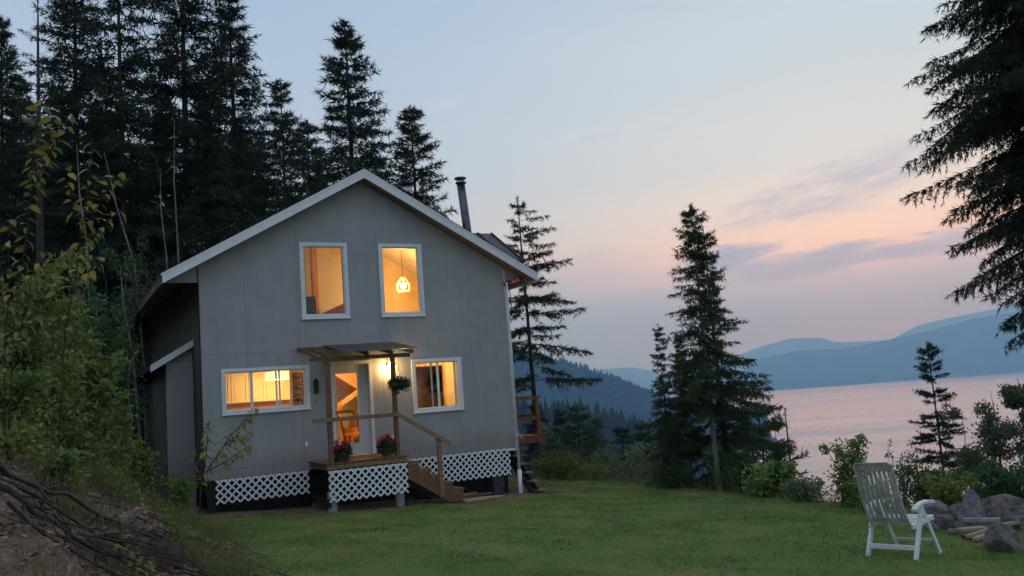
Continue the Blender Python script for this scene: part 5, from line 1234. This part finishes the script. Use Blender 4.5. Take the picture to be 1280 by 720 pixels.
# ------------------------------------------------------------------ garden chair
ch_p = (on_ground(1143, 702) + on_ground(1087, 694) + on_ground(1177, 696)*1.0) / 3
A_, B_, C_ = on_ground(1087, 694), on_ground(1143, 702), on_ground(1177, 696)
cen = (A_ + C_) / 2; rotc = math.atan2(C_[1] - B_[1], C_[0] - B_[0])
M_RESIN = mat('white_resin', (0.70, 0.71, 0.72), 0.42, .05, 5)
M_RESINB = mat('backlit_white_resin', (0.42, 0.41, 0.385), 0.5, .2, 7)  # backlit shade of the backrest put into its colour
HF = max(.22, np.linalg.norm((C_ - B_)[:2]) / 2); HR = max(.26, np.linalg.norm((A_ - B_)[:2]) / 2 * .93)
chair = thing('garden_chair', 'white slatted high back folding garden chair on the lawn by the rocks', 'chair', (cen[0], cen[1], gz(cen[0], cen[1])), rotc)
tiltx = math.atan(-0.0457); chair.rotation_euler = (math.atan(-.0415), math.atan(.0457) * 1.0, rotc)
# local x = forward, y = left, z = up
for s in (1, -1):
    y = s * HR
    MB().bar((-HF, y, 0), (-.02, y, .585), .035, .06, (1, 0, 0)).build('rear_leg', M_RESIN, chair, bevel=.006)
    MB().bar((HF + .02, y - s*.036, 0), (.02, y - s*.036, .585), .032, .055, (1, 0, 0)).build('front_leg', M_RESIN, chair, bevel=.006)
    arm = [(-.22, .555), (-.14, .60), (-.02, .628), (.12, .635), (.24, .625), (.27, .60), (.25, .585), (.10, .595), (-.02, .588), (-.12, .56), (-.20, .52)]
    MB().prism(arm, 1, y - .032, y + .032).build('armrest', M_RESIN, chair, bevel=.008)
    MB().bar((-.24, y*.9, .36), (.27, y*.9, .425), .028, .055).build('seat_rail', M_RESIN, chair, bevel=.005)
MB().bar((-HF + .05, -HR, .13), (-HF + .05, HR, .13), .03, .055).build('rear_crossbar', M_RESIN, chair, bevel=.005)
MB().bar((HF - .03, -HR + .05, .15), (HF - .03, HR - .05, .15), .025, .035).build('front_crossbar', M_RESIN, chair, bevel=.005)
for k in range(7):
    x = -.20 + k * .068
    MB().box((x, -HR*.9 + .016, .375 + (x + .24)*.127), (x + .054, HR*.9 - .016, .392 + (x + .24)*.127)).build('seat_slat', M_RESIN, chair, bevel=.004)
def bprof(t):  # backrest curve: t 0..1 from seat to top
    return (-.21 - .29*t - .03*math.sin(t*math.pi*1.6), .37 + .74*t)
def strip(y0, y1, t0, t1, th, n=10):
    V, Fc = [], []
    for i in range(n + 1):
        x, z = bprof(t0 + (t1 - t0) * i / n)
        V += [(x, y0, z), (x, y1, z), (x - th, y1, z), (x - th, y0, z)]
    for i in range(n):
        for j in range(4): Fc.append((4*i + j, 4*i + (j+1) % 4, 4*i + 4 + (j+1) % 4, 4*i + 4 + j))
    Fc += [(3, 2, 1, 0), (4*n, 4*n+1, 4*n+2, 4*n+3)]
    return MB().add(V, Fc)
BW = HR * .84
for s in (1, -1): strip(s*BW - (.035 if s > 0 else 0), s*BW + (.035 if s < 0 else 0), 0, .97, .03).build('back_rail', M_RESINB, chair, bevel=.006)
strip(-BW + .036, BW - .036, .86, 1.0, .028).build('top_rail', M_RESINB, chair, bevel=.01)
strip(-BW + .036, BW - .036, .04, .13, .026).build('lower_rail', M_RESINB, chair, bevel=.006)
nsl = 7; span = 2*BW - .08
for k in range(nsl):
    y = -BW + .04 + span * (k + .5) / nsl
    strip(y - .019, y + .019, .13, .86, .014).build('back_slat', M_RESINB, chair)

# ------------------------------------------------------------------ rocks and firewood
M_ROCK = mat('grey_rock', (0.09, 0.09, 0.098), 0.92, scale=9, c2=(0.27, 0.26, 0.26), bump=.9, bscale=30, rnd=.12)
M_ROCKB = mat('brown_rock', (0.07, 0.06, 0.058), 0.92, scale=9, c2=(0.21, 0.175, 0.16), bump=.9, bscale=30, rnd=.12)
import bmesh
from mathutils import noise as mnoise
def rock(name, label, px, py, wpx, hpx, seed, m_=M_ROCK, depth=.8, peak=0.0, Y=None, group=None):
    p = on_ground(px, py) if Y is None else at(px, py, Y)
    Yd = p[1]; w = wpx / F * Yd; h = hpx / F * Yd
    bm = bmesh.new(); bmesh.ops.create_icosphere(bm, subdivisions=4, radius=1.0)
    rng = random.Random(seed); pl = []
    for k in range(13):
        d = Vector((rng.gauss(0, 1), rng.gauss(0, 1), rng.gauss(0, .8))).normalized(); pl.append((d, rng.uniform(.58, .86)))
    for v in bm.verts:
        n = v.co.normalized(); r = 1.0
        for d, q in pl:
            c = n.dot(d)
            if c > .05: r = min(r, q / c)
        v.co = n * (r + .03 * math.sin(n.x*9 + seed) * math.sin(n.y*8 + n.z*7) + .035 * mnoise.noise(n * 4.2 + Vector((seed, 0, 0))) + .018 * mnoise.noise(n * 11 + Vector((0, seed, 0))) - .05 * max(0, .12 - abs(mnoise.noise(n * 2.3 + Vector((seed * 2, 3, 1))))) / .12)
        if peak and v.co.z > -.2:
            k = max(0, v.co.z + .2); v.co.x *= max(.4, 1 - peak * k * .8); v.co.y *= max(.4, 1 - peak * k * .8)
    zs = [v.co.z for v in bm.verts]; xs = [v.co.x for v in bm.verts]
    for v in bm.verts:
        v.co.x *= w / (max(xs) - min(xs)); v.co.y *= w * depth / (max(xs) - min(xs)); v.co.z = (v.co.z - min(zs)) / (max(zs) - min(zs)) * h * 1.3 - h * .3
    me = bpy.data.meshes.new(name); bm.to_mesh(me); bm.free()
    o = mkobj(name, me, m_, None, (p[0], p[1], p[2])); return tag(o, label, 'rock', group)
RG = 'boulders around the fire pit'
rock('boulder', 'tall pointed grey boulder standing upright at the fire pit', 1217, 657, 34, 45, 11, M_ROCK, .7, .45, group=RG)
rock('boulder', 'rounded grey boulder leaning against the tall pointed boulder', 1200, 655, 22, 24, 12, M_ROCK, .9, group=RG)
rock('boulder', 'big brown boulder with flat slanted top behind the firewood', 1262, 655, 62, 36, 13, M_ROCKB, .8, group=RG)
rock('boulder', 'brown lichen boulder in front of the firewood at the right', 1257, 690, 42, 36, 14, M_ROCKB, .9, .15, group=RG)
rock('boulder', 'dark blue grey boulder just behind the chair armrest', 1175, 648, 34, 22, 15, M_ROCK, .8, group=RG)
rock('boulder', 'low flat brown boulder beneath the dark blue grey one', 1180, 661, 34, 17, 16, M_ROCKB, .9, group=RG)
rock('boulder', 'small brown stone at the left end of the firewood', 1200, 664, 16, 12, 17, M_ROCKB, .9, group=RG)
rock('boulder', 'small pale boulder at the right edge of the picture', 1279, 662, 20, 18, 18, M_ROCK, .9, group=RG)
rock('boulder', 'small dark stone low beside the front chair leg', 1166, 662, 18, 9, 19, M_ROCK, .9, group=RG)
rock('boulder', 'pale speckled pebble in the grass near the firewood', 1192, 668, 12, 8, 20, M_ROCK, .9, group=RG)
rock('stepping_stone', 'flat pale stone set in the middle of the lawn', 660, 661, 22, 2.2, 21, M_ROCKB, .6)
rock('boulder', 'low grey stone on the soil under the porch', 398, 633, 16, 5, 22, M_ROCK)
rock('boulder', 'small round grey stone on the soil left of the porch', 380, 632, 9, 5, 23, M_ROCK)
rock('boulder', 'small stone at the foot of the right porch pier', 511, 628, 9, 6, 24, M_ROCKB)
def plank(label, a, b, wd, th, lift=0.0, m_=M_OLDWOOD):
    p, q = on_ground(*a), on_ground(*b); p[2] = gz(*p[:2]) + th/2 + lift; q[2] = gz(*q[:2]) + th/2 + lift
    o = thing('firewood_plank', label, 'plank', (p + q)/2, 0, 'planks of the firewood heap')
    c = (p + q)/2; MB().bar(p - c, q - c, wd, th).build('plank', m_, o, bevel=.004); return o
plank('long grey plank lying level across the back of the firewood heap', (1206, 664), (1252, 664), .10, .05, .13, M_CONC)
plank('short pale plank lying flat at the left of the firewood heap', (1200, 671), (1231, 668), .14, .04, .07)
plank('pale split plank pointing at the lawn, upper of the front pair', (1210, 678), (1240, 668), .06, .04, .05)
plank('pale split plank pointing at the lawn, lower of the front pair', (1219, 679), (1240, 671), .06, .04, .03)
plank('dark charred plank under the firewood heap', (1205, 674), (1236, 674), .12, .05, .0, M_BLACK)
plank('weathered plank behind the brown lichen boulder', (1244, 666), (1276, 662), .10, .04, .08)
# ------------------------------------------------------------------ haze
hz = bpy.data.materials.new('haze_air'); hz.use_nodes = True
t_ = NT(hz.node_tree); hz.node_tree.nodes.remove(hz.node_tree.nodes['Principled BSDF'])
pv = t_.n('ShaderNodeVolumePrincipled'); pv.inputs['Color'].default_value = (0.31, 0.60, 1.0, 1); pv.inputs['Absorption Color'].default_value = (1, 1, 1, 1); pv.inputs['Density'].default_value = 2.6e-4; pv.inputs['Anisotropy'].default_value = 0.0
t_.link(pv.outputs[0], hz.node_tree.nodes['Material Output'].inputs['Volume'])
hb_ = MB().box((-16000, -5000, LAKE - 9), (16000, 13000, 780)).build('haze', hz); tag(hb_, kind='stuff')
